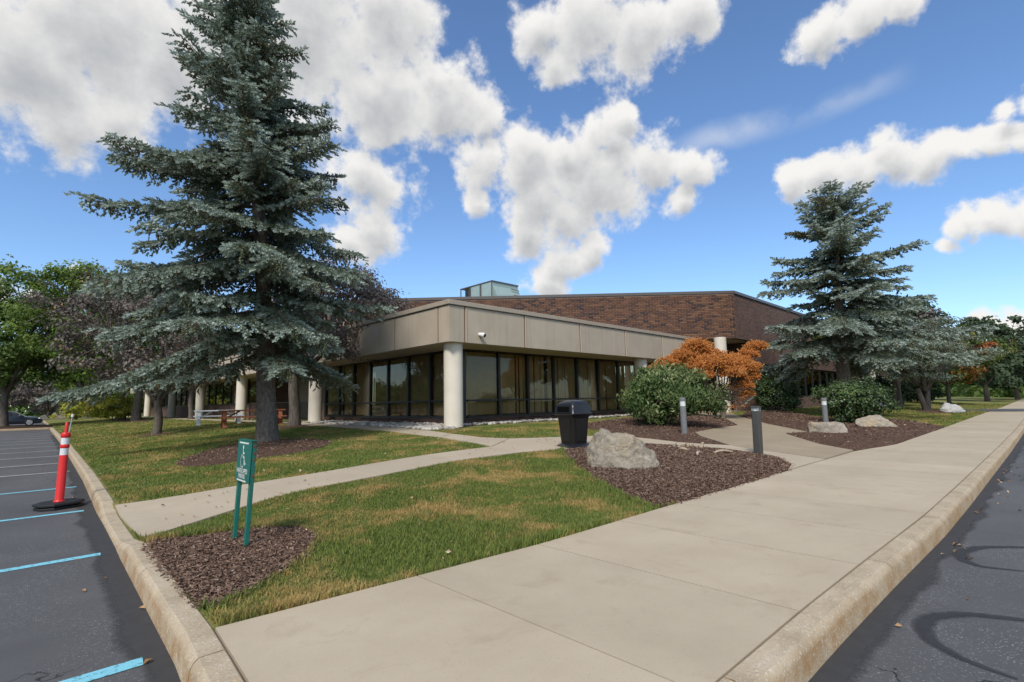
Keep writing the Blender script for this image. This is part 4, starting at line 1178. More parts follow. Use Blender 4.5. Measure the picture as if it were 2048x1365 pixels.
def leafy(name, base, trunk_h, trunk_r, cc, cr, nclump, nleaf, lsize, mat, seed, label, cat='tree', group=None, bark='bark', clump=.75, nlimb=6, shell=.55, flat_=.6, fork=1, hue=None, trunk=True, upn=.4, aspect=.6, droop=0, lean=(0, 0)):
    g = np.random.default_rng(seed); base = np.array(base, float)
    cc = np.array(cc, float); cr = np.array(cr, float)
    root = tag(empty(name, tuple(base)), label, cat, group)
    d = unit(g.normal(size=(nclump, 3)))
    rr_ = g.uniform(shell, 1.0, nclump) ** .7
    # lumpy outline
    lob = 1 + .22 * np.sin(3 * np.arctan2(d[:, 1], d[:, 0]) + seed) + .15 * np.sin(5 * d[:, 2] + seed * 2) + g.normal(0, .09, nclump)
    c = cc + d * cr * (rr_ * lob)[:, None]
    c[:, 2] = np.maximum(c[:, 2], cc[2] - cr[2] * .85)
    wood = Acc()
    if trunk:
        for q in range(fork):
            off = np.array([g.uniform(-.15, .15), g.uniform(-.15, .15), 0]) if fork > 1 else np.zeros(3)
            top = np.array([lean[0], lean[1], trunk_h]) + off * 3
            t = np.linspace(0, 1, 7)
            P = off * (1 - t)[:, None] * .4 + top * t[:, None]; P[:, 0] += .05 * np.sin(t * 5 + seed); P[0, 2] = -.25
            rr2 = trunk_r * np.interp(t, [0, .12, 1], [1.45, 1.0, .8]) / (fork ** .4)
            wood.tube(P, rr2, 12)
        fk = np.array([lean[0], lean[1], trunk_h])
        la = np.linspace(0, 6.28, nlimb, endpoint=False) + g.uniform(0, 1)
        limbs = []
        for a in la:
            e = cc + cr * np.array([math.cos(a) * .55, math.sin(a) * .55, g.uniform(-.1, .5)])
            t = np.linspace(0, 1, 6)[:, None]
            mid = fk * .5 + e * .5 + np.array([math.cos(a), math.sin(a), -.2]) * .12 * cr[0]
            P = (1 - t) ** 2 * (fk - [0, 0, .15]) + 2 * t * (1 - t) * mid + t ** 2 * e
            wood.tube(P, np.linspace(trunk_r * .55, trunk_r * .16, 6), 7); limbs.append(P)
        LP = np.concatenate(limbs)
        for p in c:
            dd = np.linalg.norm(LP - p, axis=1); o = LP[np.argmin(dd)]
            m = o * .5 + p * .5 + [0, 0, .08 * cr[2]]
            wood.tube(np.array([o, m, p]), np.array([trunk_r * .14, trunk_r * .09, trunk_r * .04]) + .004, 4)
    nn = nclump * nleaf
    ci = np.repeat(np.arange(nclump), nleaf)
    cs = clump * g.uniform(.6, 1.25, nclump)[ci]
    off = g.normal(size=(nn, 3)); off = unit(off) * (g.uniform(0, 1, nn) ** .5)[:, None] * cs[:, None] * np.array([1, 1, flat_])
    C_ = c[ci] + off
    N = unit(off + d[ci] * .4 * cs[:, None] + g.normal(0, .35, (nn, 3)) * cs[:, None]) + np.array([0, 0, upn])
    rnd = np.clip(g.normal(.5, .17, nn) + g.normal(0, .13, nclump)[ci], 0, 1)
    if hue is not None: rnd = np.clip(rnd + hue(C_, c[ci], g), 0, 1)
    V, F, a = leaves(C_, N, lsize * g.uniform(.65, 1.3, nn), rnd, g, aspect, .25, droop)
    if trunk: wood.build('trunk', MAT[bark], root, smooth=True, local=True)
    tag(np_mesh('crown' if cat == 'tree' else 'foliage', V, [F], MAT[mat], root, {'rnd': a}, local=True), kind='stuff')
    return root

ANG_LEFT = math.atan2(.695, -.7185)      # picture-left in plan
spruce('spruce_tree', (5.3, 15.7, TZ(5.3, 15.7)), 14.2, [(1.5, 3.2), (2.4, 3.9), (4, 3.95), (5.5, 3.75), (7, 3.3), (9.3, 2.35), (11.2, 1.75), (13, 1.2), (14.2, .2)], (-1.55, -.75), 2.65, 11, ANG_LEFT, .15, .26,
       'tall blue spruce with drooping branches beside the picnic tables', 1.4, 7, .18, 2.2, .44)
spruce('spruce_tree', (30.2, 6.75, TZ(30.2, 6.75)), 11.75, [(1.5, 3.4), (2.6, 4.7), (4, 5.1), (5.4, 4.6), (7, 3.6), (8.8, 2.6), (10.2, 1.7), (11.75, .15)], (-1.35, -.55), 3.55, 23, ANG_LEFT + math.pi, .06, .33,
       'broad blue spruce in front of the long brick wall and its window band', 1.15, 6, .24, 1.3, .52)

# purple-leaved ornamental trees round the big spruce
def rust_tip(C_, c, g): return (g.random(len(C_)) < .07) * .4
leafy('purple_plum_tree', (4.26, 26.3, TZ(4.26, 26.3)), 1.5, .17, (-.3, .1, 4.5), (2.9, 2.9, 2.4), 130, 130, .15, 'plum', 31, 'purple-leaved tree with a short dark trunk on the lawn near the white picnic table', hue=rust_tip, clump=.7)
leafy('purple_plum_tree', (8.55, 22.5, TZ(8.55, 22.5)), 2.3, .24, (1.3, -1.4, 5.0), (2.9, 2.9, 2.3), 130, 120, .14, 'plum', 32, 'purple-leaved tree with forked trunk right behind the tall spruce', hue=rust_tip, clump=.6, fork=1)
leafy('purple_plum_tree', (9.6, 46, TZ(9.6, 46)), 2.2, .2, (0, 0, 5.0), (2.8, 2.8, 2.4), 70, 90, .2, 'plum', 33, 'purple-leaved tree standing against the columns behind the white picnic table', clump=.7)
# shade trees along the left side
GT = 'shade trees along the parking lot'
leafy('maple_tree', (7.0, 52, TZ(7, 52)), 2.6, .33, (-2, 0, 8.2), (5.4, 5.4, 5.0), 220, 100, .26, 'maple', 41, 'green maple at the end of the lawn, beside the golden shrub', group=GT, clump=1.1, fork=1)
leafy('maple_tree', (6.9, 60, TZ(6.9, 60)), 2.6, .35, (-1.5, 0, 8.4), (5.4, 5.4, 5.0), 170, 90, .30, 'maple', 42, 'green maple behind the golden shrub, low limb sweeping left', group=GT, clump=1.2)
leafy('maple_tree', (6.4, 88, TZ(6.4, 88)), 2.7, .36, (-1, 0, 8.5), (5.2, 5.2, 4.6), 130, 80, .40, 'maple', 43, 'green maple behind the small golden shrub, near the far boulders', group=GT, clump=1.4)
leafy('maple_tree', (7.4, 97, TZ(7.4, 97)), 2.7, .34, (0, 0, 8.0), (5.0, 5.0, 4.4), 110, 80, .42, 'maple', 44, 'farthest green maple of the row on the lawn', group=GT, clump=1.4)
leafy('maple_tree', (-.9, 56.4, .1), 2.7, .27, (-.3, 1, 7.6), (4.8, 4.8, 4.8), 220, 100, .28, 'maple_dark', 45, 'dark green tree growing in the kerbed parking island', group=GT, clump=1.1)
leafy('maple_tree', (-9, 95, -.2), 3, .4, (0, 0, 8.5), (6, 6, 5), 110, 80, .45, 'maple_dark', 46, 'broad dark tree beyond the parked cars', clump=1.5)
leafy('purple_plum_tree', (3.5, 118, -.2), 1.6, .25, (0, 0, 4.4), (5.5, 5.5, 3.2), 100, 80, .4, 'plum', 47, 'low spreading dark purple tree at the far end of the lot', clump=1.2)
# right side
leafy('small_tree', (35.5, 6.9, TZ(35.5, 6.9)), 2.0, .13, (.2, .2, 4.6), (2.2, 2.2, 2.2), 70, 80, .2, 'maple', 51, 'slender green tree with leaning pale stem behind the broad spruce', clump=.6, fork=2)
leafy('conifer_tree', (44.2, 5.2, TZ(44.2, 5.2)), 1.5, .24, (.6, .2, 4.0), (3.6, 3.4, 2.2), 170, 120, .2, 'spruce', 52, 'low blue-green conifer with forked trunk next to the white boulder', clump=.75, fork=2, aspect=.3, flat_=.35, hue=lambda C_, c, g: -.06 + .12 * (C_[:, 2] > c[:, 2]))
leafy('pine_tree', (52, 8.0, TZ(52, 8)), 2.2, .27, (.5, 0, 6.0), (3.6, 3.4, 2.6), 110, 90, .3, 'pine', 59, 'dark evergreen rising behind the low blue-green conifer', clump=.9)
leafy('small_tree', (50, 7.5, TZ(50, 7.5)), 2, .16, (1.5, 0, 5.6), (3.4, 3.4, 2.7), 80, 80, .3, 'plum', 53, 'grey-brown bare-looking tree behind the forked evergreen', clump=.9)
def rusty_tip(C_, c, g): return np.where(np.sin(c[:, 0] * 2.1) + np.sin(c[:, 2] * 3.0 + c[:, 1]) > .7, .42, -.12)
leafy('turning_tree', (66, 6.0, TZ(66, 6)), 2.0, .18, (0, 0, 4.9), (4.6, 4.6, 2.7), 130, 90, .36, 'rusty', 54, 'green tree turning orange and red across the driveway', hue=rusty_tip, clump=1.0)
GP = 'pines at the end of the road'
leafy('pine_tree', (92, 4.5, 0), 2.4, .3, (0, 0, 6.4), (6, 6, 4.2), 150, 70, .5, 'pine', 55, 'dark pine behind the tree that is turning orange', group=GP, clump=1.2)
leafy('pine_tree', (112, 2.0, 0), 2.4, .3, (0, 0, 6.2), (6, 6, 4.2), 120, 70, .6, 'pine', 56, 'dark pine rising where the pavement ends', group=GP, clump=1.4)
leafy('pine_tree', (95, 14, .2), 2.4, .3, (0, 0, 6), (6, 6, 4), 110, 70, .5, 'pine', 57, 'dark pine standing close to the far building end', group=GP, clump=1.3)
leafy('maple_tree', (125, -3, -.2), 2.5, .3, (0, 0, 5.5), (6, 6, 4), 90, 70, .6, 'maple_dark', 58, 'green tree beside the road beyond the dark pines', clump=1.5)
# shrubs
leafy('viburnum_shrub', (15.6, 8.7, TZ(15.6, 8.7)), .2, .05, (0, 0, 1.05), (1.42, 1.35, .92), 170, 95, .135, 'viburnum', 61, 'large rounded viburnum shrub with long pale-edged leaves in the mulch bed', 'shrub', clump=.36, shell=.5, flat_=.9, upn=.2, aspect=.42, droop=.9,
      hue=lambda C_, c, g: (C_[:, 2] > 1.5) * .22)
leafy('holly_shrub', (30.4, 10.2, TZ(30.4, 10.2)), .2, .05, (0, 0, .95), (1.15, 1.1, .78), 110, 90, .11, 'holly', 62, 'dark green holly shrub against the brick wall', 'shrub', clump=.4, shell=.5, flat_=.9)
leafy('holly_shrub', (23.4, 5.0, TZ(23.4, 5.0)), .2, .05, (0, 0, .95), (1.18, 1.1, .78), 130, 90, .10, 'holly', 63, 'rounded holly shrub with bright green tips above the grey slab rock', 'shrub', clump=.36, shell=.5, flat_=.9, hue=lambda C_, c, g: (C_[:, 2] > 1.2) * .2)
leafy('golden_shrub', (5.9, 57, TZ(5.9, 57)), .2, .05, (0, 0, 1.2), (2.1, 2.1, 1.15), 70, 80, .16, 'gold', 64, 'yellow-green golden shrub beside the twin maple trunks', 'shrub', clump=.5, shell=.4)
leafy('golden_shrub', (4.9, 80, TZ(4.9, 80)), .2, .05, (0, 0, 1.2), (2.2, 2.2, 1.2), 50, 70, .2, 'gold', 65, 'smaller-looking golden shrub farther along the lawn', 'shrub', clump=.5, shell=.4)
leafy('evergreen_shrub', (55, 9.5, TZ(55, 9.5)), .2, .05, (0, 0, 1.1), (3.0, 2.0, 1.2), 60, 80, .25, 'pine', 66, 'dark evergreen shrub at the end of the window band', 'shrub', clump=.6, shell=.4)
leafy('evergreen_shrub', (70, 9.0, TZ(70, 9)), .2, .05, (0, 0, 1.1), (2.2, 2.0, 1.2), 50, 80, .25, 'pine', 67, 'round dark evergreen shrub beyond the driveway', 'shrub', clump=.6, shell=.4)

# the dead, orange conifer: cloud-like pads of needles on a twisted trunk
def dead_conifer():
    g = np.random.default_rng(77); base = np.array((21.7, 9.5, TZ(21.7, 9.5)))
    root = tag(empty('dead_conifer', tuple(base)), 'dead ornamental conifer with orange needles in front of the entrance column', 'tree')
    rt = np.array([.7185, -.695, 0]); fw = np.array([.695, .7185, 0])
    wood = Acc()
    pads = []
    # (right, depth, height, radius) of the needle pads
    spec = [(-.95, 0, 2.9, .52), (-.65, .3, 2.65, .55), (-1.35, 0, 2.5, .52), (-1.8, .2, 2.25, .48), (-2.2, 0, 2.15, .42), (-2.55, .1, 2.05, .32), (-2.8, 0, 1.95, .24), (-.1, -.1, 2.35, .5), (.35, .1, 2.05, .45), (-.5, -.5, 2.1, .55), (-1.1, -.4, 2.0, .5), (0, -.4, 2.1, .6), (.6, -.2, 2.05, .55), (1.05, 0, 2.2, .42), (1.45, .1, 2.55, .38), (1.75, .1, 2.85, .34), (2.0, 0, 2.9, .22), (1.2, -.2, 1.9, .45), (1.35, 0, 1.55, .4), (1.1, -.1, 1.2, .3), (1.3, .2, .85, .22), (-.9, -.6, 1.65, .4), (.3, -.6, 1.7, .5), (-.2, .5, 2.3, .6), (.8, .6, 2.2, .55), (-1.0, .6, 2.2, .55)]
    V_, F_, A_ = [], [], []
    k0 = np.array([.05, 0, .0]); fk = rt * .1 + np.array([0, 0, .9])
    wood.tube(np.array([[0, 0, -.2], rt * .12 + [0, 0, .35], fk, rt * .02 + [0, 0, 1.5]]), np.array([.15, .11, .09, .07]), 9)
    PP, DD, SS, TT = [], [], [], []
    for (a, b, h, r) in spec:
        a, r = a * .98, r * .95; c = rt * a + fw * b + np.array([0, 0, h + .18])
        m = (fk * .55 + c * .45) + np.array([0, 0, -.25])
        wood.tube(np.array([fk, m, c - [0, 0, .1]]), np.array([.055, .035, .015]), 5)
        n = int(2100 * r)
        d = unit(g.normal(size=(n, 3))); d[:, 2] = np.where(d[:, 2] < -.25, -d[:, 2] * .6, d[:, 2]); d = unit(d)
        lump = 1 + .30 * np.sin(d[:, 0] * 7 + a * 9) * np.sin(d[:, 1] * 7 + b * 5) + g.normal(0, .09, n)
        q = c + d * np.array([r, r, r * .72]) * (lump * g.uniform(.72, 1.05, n))[:, None]
        PP.append(q); DD.append(unit(d + g.normal(0, .45, (n, 3)) + [0, 0, .15])); SS.append(g.uniform(.09, .15, n)); TT.append(np.clip(g.normal(.5, .2, n), 0, 1))
    for i in range(70):     # bare twigs under the pads
        o = fk + rt * g.uniform(-.2, .5) + fw * g.uniform(-.3, .3) + np.array([0, 0, g.uniform(-.5, .9)])
        d = unit(rt * g.uniform(-1.0, 1.3) + fw * g.uniform(-.7, .7) + np.array([0, 0, g.uniform(-.5, .3)])); L = g.uniform(.4, 1.2)
        wood.tube(np.array([o, o + d * L * .5 + [0, 0, -.04], o + d * L]), np.array([.012, .008, .004]), 4)
        if g.random() < .45:
            n = 10; PP.append(o + d * (L * g.uniform(.6, 1, n))[:, None]); DD.append(unit(d + g.normal(0, .6, (n, 3)))); SS.append(g.uniform(.07, .11, n)); TT.append(np.clip(g.normal(.35, .2, n), 0, 1))
    V, F, a = shoots(np.concatenate(PP), np.concatenate(DD), np.concatenate(SS), np.concatenate(TT), g, 6, 1.1)
    wood.build('trunk', MAT['twig'], root, smooth=True, local=True)
    tag(np_mesh('crown', V, [F], MAT['dead_needles'], root, {'rnd': a}, local=True), kind='stuff')
dead_conifer()

# distant belt of woodland closing the horizon
def tree_belt():
    g = np.random.default_rng(91); P = []
    for i in range(900):
        t = g.random()
        if i < 450: x, y = g.uniform(-120, 70), g.uniform(126, 180)
        else: x, y = g.uniform(135, 230), g.uniform(-60, 120)
        P.append((x, y, 9.0 * g.random() ** 1.3))
    c = np.array(P); n = 130
    ci = np.repeat(np.arange(len(c)), n)
    off = unit(g.normal(size=(len(ci), 3))) * (g.uniform(.2, 1, len(ci)) ** .5)[:, None] * np.array([4.5, 4.5, 3.2])
    C_ = c[ci] + off; C_[:, 2] = np.maximum(C_[:, 2], .1)
    V, F, a = leaves(C_, unit(off) + [0, 0, .3], g.uniform(.9, 1.9, len(ci)), np.clip(g.normal(.4, .2, len(ci)) + g.normal(0, .15, len(c))[ci], 0, 1), g)
    o = np_mesh('distant_woodland', V, [F], MAT['maple_dark'], None, {'rnd': a})
    tag(o, 'distant belt of green woodland closing the horizon', 'woodland', kind='stuff')
tree_belt()

# grass blades
def grass():
    g = np.random.default_rng(5)
    near_excl = PATHS + BEDS
    PX, PY = [], []
    def scatter(x0, x1, y0, y1, d):
        n = int((x1 - x0) * (y1 - y0) * d)
        x, y = g.uniform(x0, x1, n), g.uniform(y0, y1, n)
        # thin out with distance from the near corner of the lawn
        ok = (x > np.interp(y, [0, 3.4, 9, 13.4, 27, 64], [.85, .9, 1.05, 1.2, 1.5, 2.1])) & (y > np.interp(x, [0, .9, 2, 3.5, 5.5, 9.6, 13.6, 15.7, 24.5, 38, 60], [3.4, 3.40, 3.29, 3.16, 3.13, 3.03, 2.93, 2.55, 2.42, 2.3, 2.0]))
        ok &= ~((x > 9.9) & (y > 13.2) & (x < 30)) & ~((x > 29.5) & (y > 11.7))
        for pl in near_excl:
            bx0 = min(p[0] for p in pl); bx1 = max(p[0] for p in pl); by0 = min(p[1] for p in pl); by1 = max(p[1] for p in pl)
            if bx1 < x0 or bx0 > x1 or by1 < y0 or by0 > y1: continue
            ok &= ~inpoly(x, y, pl)
        PX.append(x[ok]); PY.append(y[ok])
    scatter(.9, 4.5, 3.0, 7.3, 7000); scatter(4.5, 8.6, 3.0, 7.4, 4200)
    scatter(.9, 9.9, 8.3, 13, 1900); scatter(.9, 9.9, 13, 22, 800); scatter(1, 9.9, 22, 40, 260); scatter(1.2, 9, 40, 70, 60)
    scatter(8.5, 16, 8.5, 15.3, 900); scatter(24, 50, 2.3, 11.5, 160); scatter(52, 75, 2, 10, 40)
    x, y = np.concatenate(PX), np.concatenate(PY); n = len(x)
    d = np.hypot(x, y)
    z = terrain(x, y) - .016
    h = g.uniform(.022, .050, n) * (1 + .35 * np.sin(x * 2.3 + 1.7 * np.sin(y * 1.9))) * np.interp(d, [0, 20, 60], [1, 1, 1.3])
    near_ = (d < 14); ed = np.full(n, 9.0)
    for pl in (NEAR, SIGNB): ed[near_] = np.minimum(ed[near_], pdist(x[near_], y[near_], pl))
    ed = np.minimum(ed, np.abs(y - np.interp(x, [0, .9, 2, 3.5, 5.5, 9.6, 13.6], [3.4, 3.40, 3.29, 3.16, 3.13, 3.03, 2.93])))
    h *= 1 + .9 * np.exp(-(ed / .09) ** 2) + .5 * (g.random(n) < .04)
    w = .0022 * (1 + d / 5.5)
    a = g.uniform(0, 6.28, n); ln = g.uniform(.1, .75, n) * h; a2 = g.uniform(0, 6.28, n)
    V = np.zeros((n, 5, 3)); P = np.stack([x, y, z], 1)
    s = np.stack([np.cos(a) * w, np.sin(a) * w, 0 * w], 1); l_ = np.stack([np.cos(a2) * ln, np.sin(a2) * ln, h], 1)
    V[:, 0] = P - s; V[:, 1] = P + s
    m = P + l_ * np.array([.35, .35, .6]); V[:, 2] = m + s * .8; V[:, 3] = m - s * .8; V[:, 4] = P + l_
    k = np.arange(n)[:, None] * 5
    o = np_mesh('grass', V.reshape(-1, 3), [k + [0, 1, 2, 3], k + [3, 2, 4]], MAT['blade'], None, {'rnd': np.repeat(g.uniform(0, 1, n), 5)})
    tag(o, 'mown turf, green with dry straw patches', 'grass', kind='stuff')
    return n
NG = grass()

# bark chips on the nearer beds
def chips():
    g = np.random.default_rng(8); PX, PY, H_ = [], [], []
    for pl, dn, md in ((SIGNB, 11000, .03), (NEAR, 3200, .07), (SHRUB, 220, .10), (SPB, 260, .05), (RIGHT, 90, .12)):
        xs = [p[0] for p in pl]; ys = [p[1] for p in pl]
        n = int((max(xs) - min(xs)) * (max(ys) - min(ys)) * dn)
        x, y = g.uniform(min(xs) - .05, max(xs) + .05, n), g.uniform(min(ys) - .05, max(ys) + .05, n); dd = pdist(x, y, pl); ins = inpoly(x, y, pl)
        ok = ins | ((dd < .06) & (g.random(n) < .25)); x, y, dd, ins = x[ok], y[ok], dd[ok], ins[ok]
        PX.append(x); PY.append(y); H_.append(np.where(ins, md * (1 - np.exp(-dd / .35)), 0))
    x, y, h = map(np.concatenate, (PX, PY, H_)); n = len(x)
    ds = np.hypot(x, y)
    C_ = np.stack([x, y, terrain(x, y) + h + g.uniform(.004, .022, n)], 1)
    T = unit(g.normal(size=(n, 3)) * [1, 1, .35]); N = unit(g.normal(size=(n, 3)) * [.5, .5, 1]); B = unit(np.cross(N, T))
    L = g.uniform(.005, .014, n) * (1 + ds / 11); W = L * g.uniform(.18, .45, n)
    V = np.zeros((n, 4, 3))
    V[:, 0] = C_ - T * L[:, None] - B * W[:, None]; V[:, 1] = C_ + T * L[:, None] - B * W[:, None] * .6
    V[:, 2] = C_ + T * L[:, None] * .8 + B * W[:, None]; V[:, 3] = C_ - T * L[:, None] + B * W[:, None] * .7
    V = V.reshape(-1, 3)
    o = np_mesh('bark_chips', V, [np.arange(4 * n).reshape(-1, 4)], MAT['chip'], None, {'rnd': np.repeat(np.clip(g.beta(2.2, 3.2, n) + .25 * (g.random(n) < .03), 0, 1), 4)})
    tag(o, 'loose brown bark chips covering the planting beds', 'mulch', kind='stuff')
chips()

# river stones along the glass walls
def cobbles():
    g = np.random.default_rng(12)
    ico = bmesh.new(); bmesh.ops.create_icosphere(ico, subdivisions=2, radius=1)
    iv = np.array([v.co[:] for v in ico.verts]); fi = np.array([[v.index for v in f.verts] for f in ico.faces]); ico.free()
    strip = [(9.25, 13.3), (9.82, 16.2), (10.12, 19), (10.27, 22.3), (10.37, 26.2), (12.05, 26.2), (12.05, 15.5), (11.3, 14.9), (10.4, 13.3)]
    acc = Acc(); pts = []
    n = 2600; x = g.uniform(9.2, 12.05, n); y = g.uniform(13.2, 26.2, n); ok = inpoly(x, y, strip); pts += list(zip(x[ok], y[ok]))
    x = g.uniform(11.2, 26, 900); y = 15.42 - g.uniform(0, .55, 900); pts += list(zip(x, y))
    for x, y in pts:
        r = g.uniform(.045, .11) * np.array([1, g.uniform(.6, .9), g.uniform(.4, .65)])
        a = g.uniform(0, 3.14); R = np.array([[math.cos(a), -math.sin(a), 0], [math.sin(a), math.cos(a), 0], [0, 0, 1]])
        V = iv * (1 + .12 * np.sin(iv * 3 + g.uniform(0, 6, 3)).sum(1, keepdims=True) / 1.5) * r
        acc.add(V @ R.T + np.array([x, y, TZ(x, y) + g.uniform(.0, .05)]), fi, g.random())
    MAT['cobble'] = m_attr('river_stone', [(0, (.22, .20, .18)), (.4, (.38, .35, .31)), (.75, (.48, .44, .38)), (1, (.62, .59, .53))], .8, .25)
    tag(acc.build('river_stones', MAT['cobble'], None, smooth=True, attr='rnd'), 'strip of loose pale river stones along the window walls', 'stones', kind='stuff')
cobbles()

# ------------------------------------------------------------------ objects
RT = Vector((.7185, -.695, 0)).normalized(); FW = Vector((.695, .7185, 0)).normalized()   # plan directions across and away from the corner

def m_rock(name, c1, c2, c3, warm=(.42, .32, .20)):
    m, n, l, b = new_mat(name, .9, .2)
    p = pos(n, l, (1, 1, 1.6))
    r = ramp(n, [(.25, c1), (.5, c2), (.75, c3)])
    l.new(nz(n, l, p, 3.2, 10, .74, .9), r.inputs[0])
    c = mixc(n, l, mr(n, l, nz(n, l, p, 1.6, 5, .6), .48, .68, 0, .65), r.outputs[0], warm)
    d = mr(n, l, nz(n, l, p, 38, 4, .7), .54, .66, 0, .7)
    c = mixc(n, l, d, c, (.11, .105, .10))
    w = mr(n, l, nz(n, l, p, 9, 7, .7, 1.5), .585, .64, 0, .6)
    c = mixc(n, l, w, c, (.62, .60, .56))
    l.new(c, b.inputs['Base Color'])
    bump(n, l, b, nz(n, l, p, 11, 10, .75), 1.0, .09)
    return m
MAT['rock'] = m_rock('grey_tan_rock', (.15, .132, .105), (.42, .36, .275), (.62, .55, .44), (.52, .375, .215))
MAT['rock_dark'] = m_rock('weathered_rock', (.13, .125, .12), (.28, .265, .24), (.46, .44, .40))
MAT['rock_white'] = m_rock('white_rock', (.34, .33, .32), (.50, .49, .47), (.66, .65, .62), (.5, .46, .40))

def boulder(loc, pts, mat, label, name='boulder', cat='boulder', disp=.07, sub=5, seed=0, scale=1, nscale=2.2):
    """convex block from (across, away, up) points, subdivided and roughened"""
    bm = bmesh.new()
    for a, d, h in pts: bm.verts.new((RT * a + FW * d) * scale + Vector((0, 0, h * scale)))
    res = bmesh.ops.convex_hull(bm, input=bm.verts)
    for v in [v for v in bm.verts if not v.link_faces]: bm.verts.remove(v)
    for _ in range(sub):
        es = [e for e in bm.edges if e.calc_length() > .055 * scale * (1 + .0 * _)]
        if not es: break
        bmesh.ops.subdivide_edges(bm, edges=es, cuts=1, smooth=.12 if _ < 2 else 0)
        bmesh.ops.triangulate(bm, faces=bm.faces)
        if len(bm.faces) > 9000: break
    for _ in range(3): bmesh.ops.smooth_vert(bm, verts=bm.verts, factor=.4, use_axis_x=True, use_axis_y=True, use_axis_z=True)
    bm.normal_update()
    off = Vector((seed * 3.1, seed * 1.7, 0))
    for v in bm.verts:
        q = v.co / scale + off
        k = noise.fractal(q * nscale, .9, 2.1, 6) * disp + (noise.noise(q * 5.5) ** 2) * -disp * .8 + noise.noise(q * 14) * disp * .18
        v.co += v.normal * k * scale
    me = bpy.data.meshes.new(name); bm.to_mesh(me); bm.free()
    me.polygons.foreach_set('use_smooth', [True] * len(me.polygons)); me.materials.append(mat)
    o = bpy.data.objects.new(name, me); COL.objects.link(o); o.location = loc
    return tag(o, label, cat)

# big boulder beside the bin: steep left face, knob on top, long slope to the right
boulder((7.48, 5.02, .06), [(-.62, .1, .05), (-.62, -.1, .30), (-.60, .2, .22), (-.44, .0, .56), (-.40, .2, .58), (-.2, .1, .60), (0, .25, .62), (.25, .2, .52), (.48, .1, .36), (.62, 0, .16), (.60, -.1, -.02), (.50, .4, .2), (.3, -.42, -.02), (.42, -.4, .10), (0, -.46, .02), (-.05, -.35, .22), (-.4, -.3, .02), (-.5, .45, .1), (0, .6, .1), (.4, .5, 0), (.1, -.2, .5), (-.3, -.15, .45), (0, 0, -.25), (-.4, .2, -.2), (.4, .1, -.2)],
        MAT['rock'], 'large pale grey boulder with a knob on top beside the black bin', disp=.11, seed=1)
boulder((7.42, 5.27, .60), [(-.20, 0, -.12), (-.17, .05, .13), (-.1, .12, .17), (.05, .1, .13), (.12, 0, .0), (.1, -.1, -.1), (-.15, -.1, -.05), (-.1, -.05, .12), (.02, .2, .05), (0, 0, -.3)], MAT['rock'],
        'small knob of rock resting on the large pale boulder', 'stone', 'stone', disp=.04, seed=2, sub=4)
boulder((17.5, 4.45, .10), [(-.62, 0, .02), (-.52, -.1, .34), (-.5, .2, .38), (.45, .2, .36), (.5, -.1, .30), (.62, 0, .2), (.6, .1, -.05), (.5, -.32, -.05), (.2, -.3, .1), (-.3, -.28, .02), (-.2, -.22, .25), (.3, -.22, .26), (.4, .5, 0), (-.4, .5, 0), (0, 0, -.3)],
        MAT['rock'], 'flat-topped weathered rock at the edge of the entrance walk', disp=.06, seed=3, scale=.9)
boulder((21.6, 3.95, .0), [(-.95, 0, .28), (-.6, -.2, .1), (-.6, .3, .5), (.2, -.2, .50), (.1, .2, .62), (.75, -.35, -.02), (.82, -.2, .05), (.3, -.4, .05), (-.2, -.35, -.02), (.4, .4, .2), (-.5, .5, 0), (0, 0, -.3)],
        MAT['rock'], 'sloping grey slab of rock under the rounded holly', disp=.05, seed=4, scale=.85)
boulder((42.0, 3.75, .05), [(-.8, 0, .1), (-.6, -.2, .42), (-.3, .1, .6), (.2, 0, .52), (.6, -.1, .3), (.85, 0, .05), (.5, -.35, 0), (-.5, -.4, 0), (0, .5, 0), (0, 0, -.3)], MAT['rock_white'], 'low white boulder on the grass before the driveway', disp=.08, seed=5, sub=4)
boulder((47.2, 8.5, .3), [(-.5, 0, .05), (-.3, 0, .4), (.3, 0, .3), (.5, 0, 0), (0, -.3, 0), (0, .3, 0), (0, 0, -.2)], MAT['rock_white'], 'pale rock at the foot of the forked evergreen', disp=.06, seed=6, sub=3)
for i, (x, y, s, lb) in enumerate(((4.2, 100, 2.2, 'long grey boulder at the far end of the lawn'), (2.4, 98, 1.2, 'small grey boulder at the far end of the kerb'), (5.8, 103, 1.4, 'upright grey boulder behind the far row of boulders'))):
    boulder((x, y, .05), [(-.6, 0, .05), (-.4, 0, .5), (.1, .1, .6), (.4, 0, .4), (.7, 0, .05), (0, -.4, 0), (0, .4, 0), (0, 0, -.2)], MAT['rock'], lb, disp=.07, seed=7 + i, sub=3, scale=s)

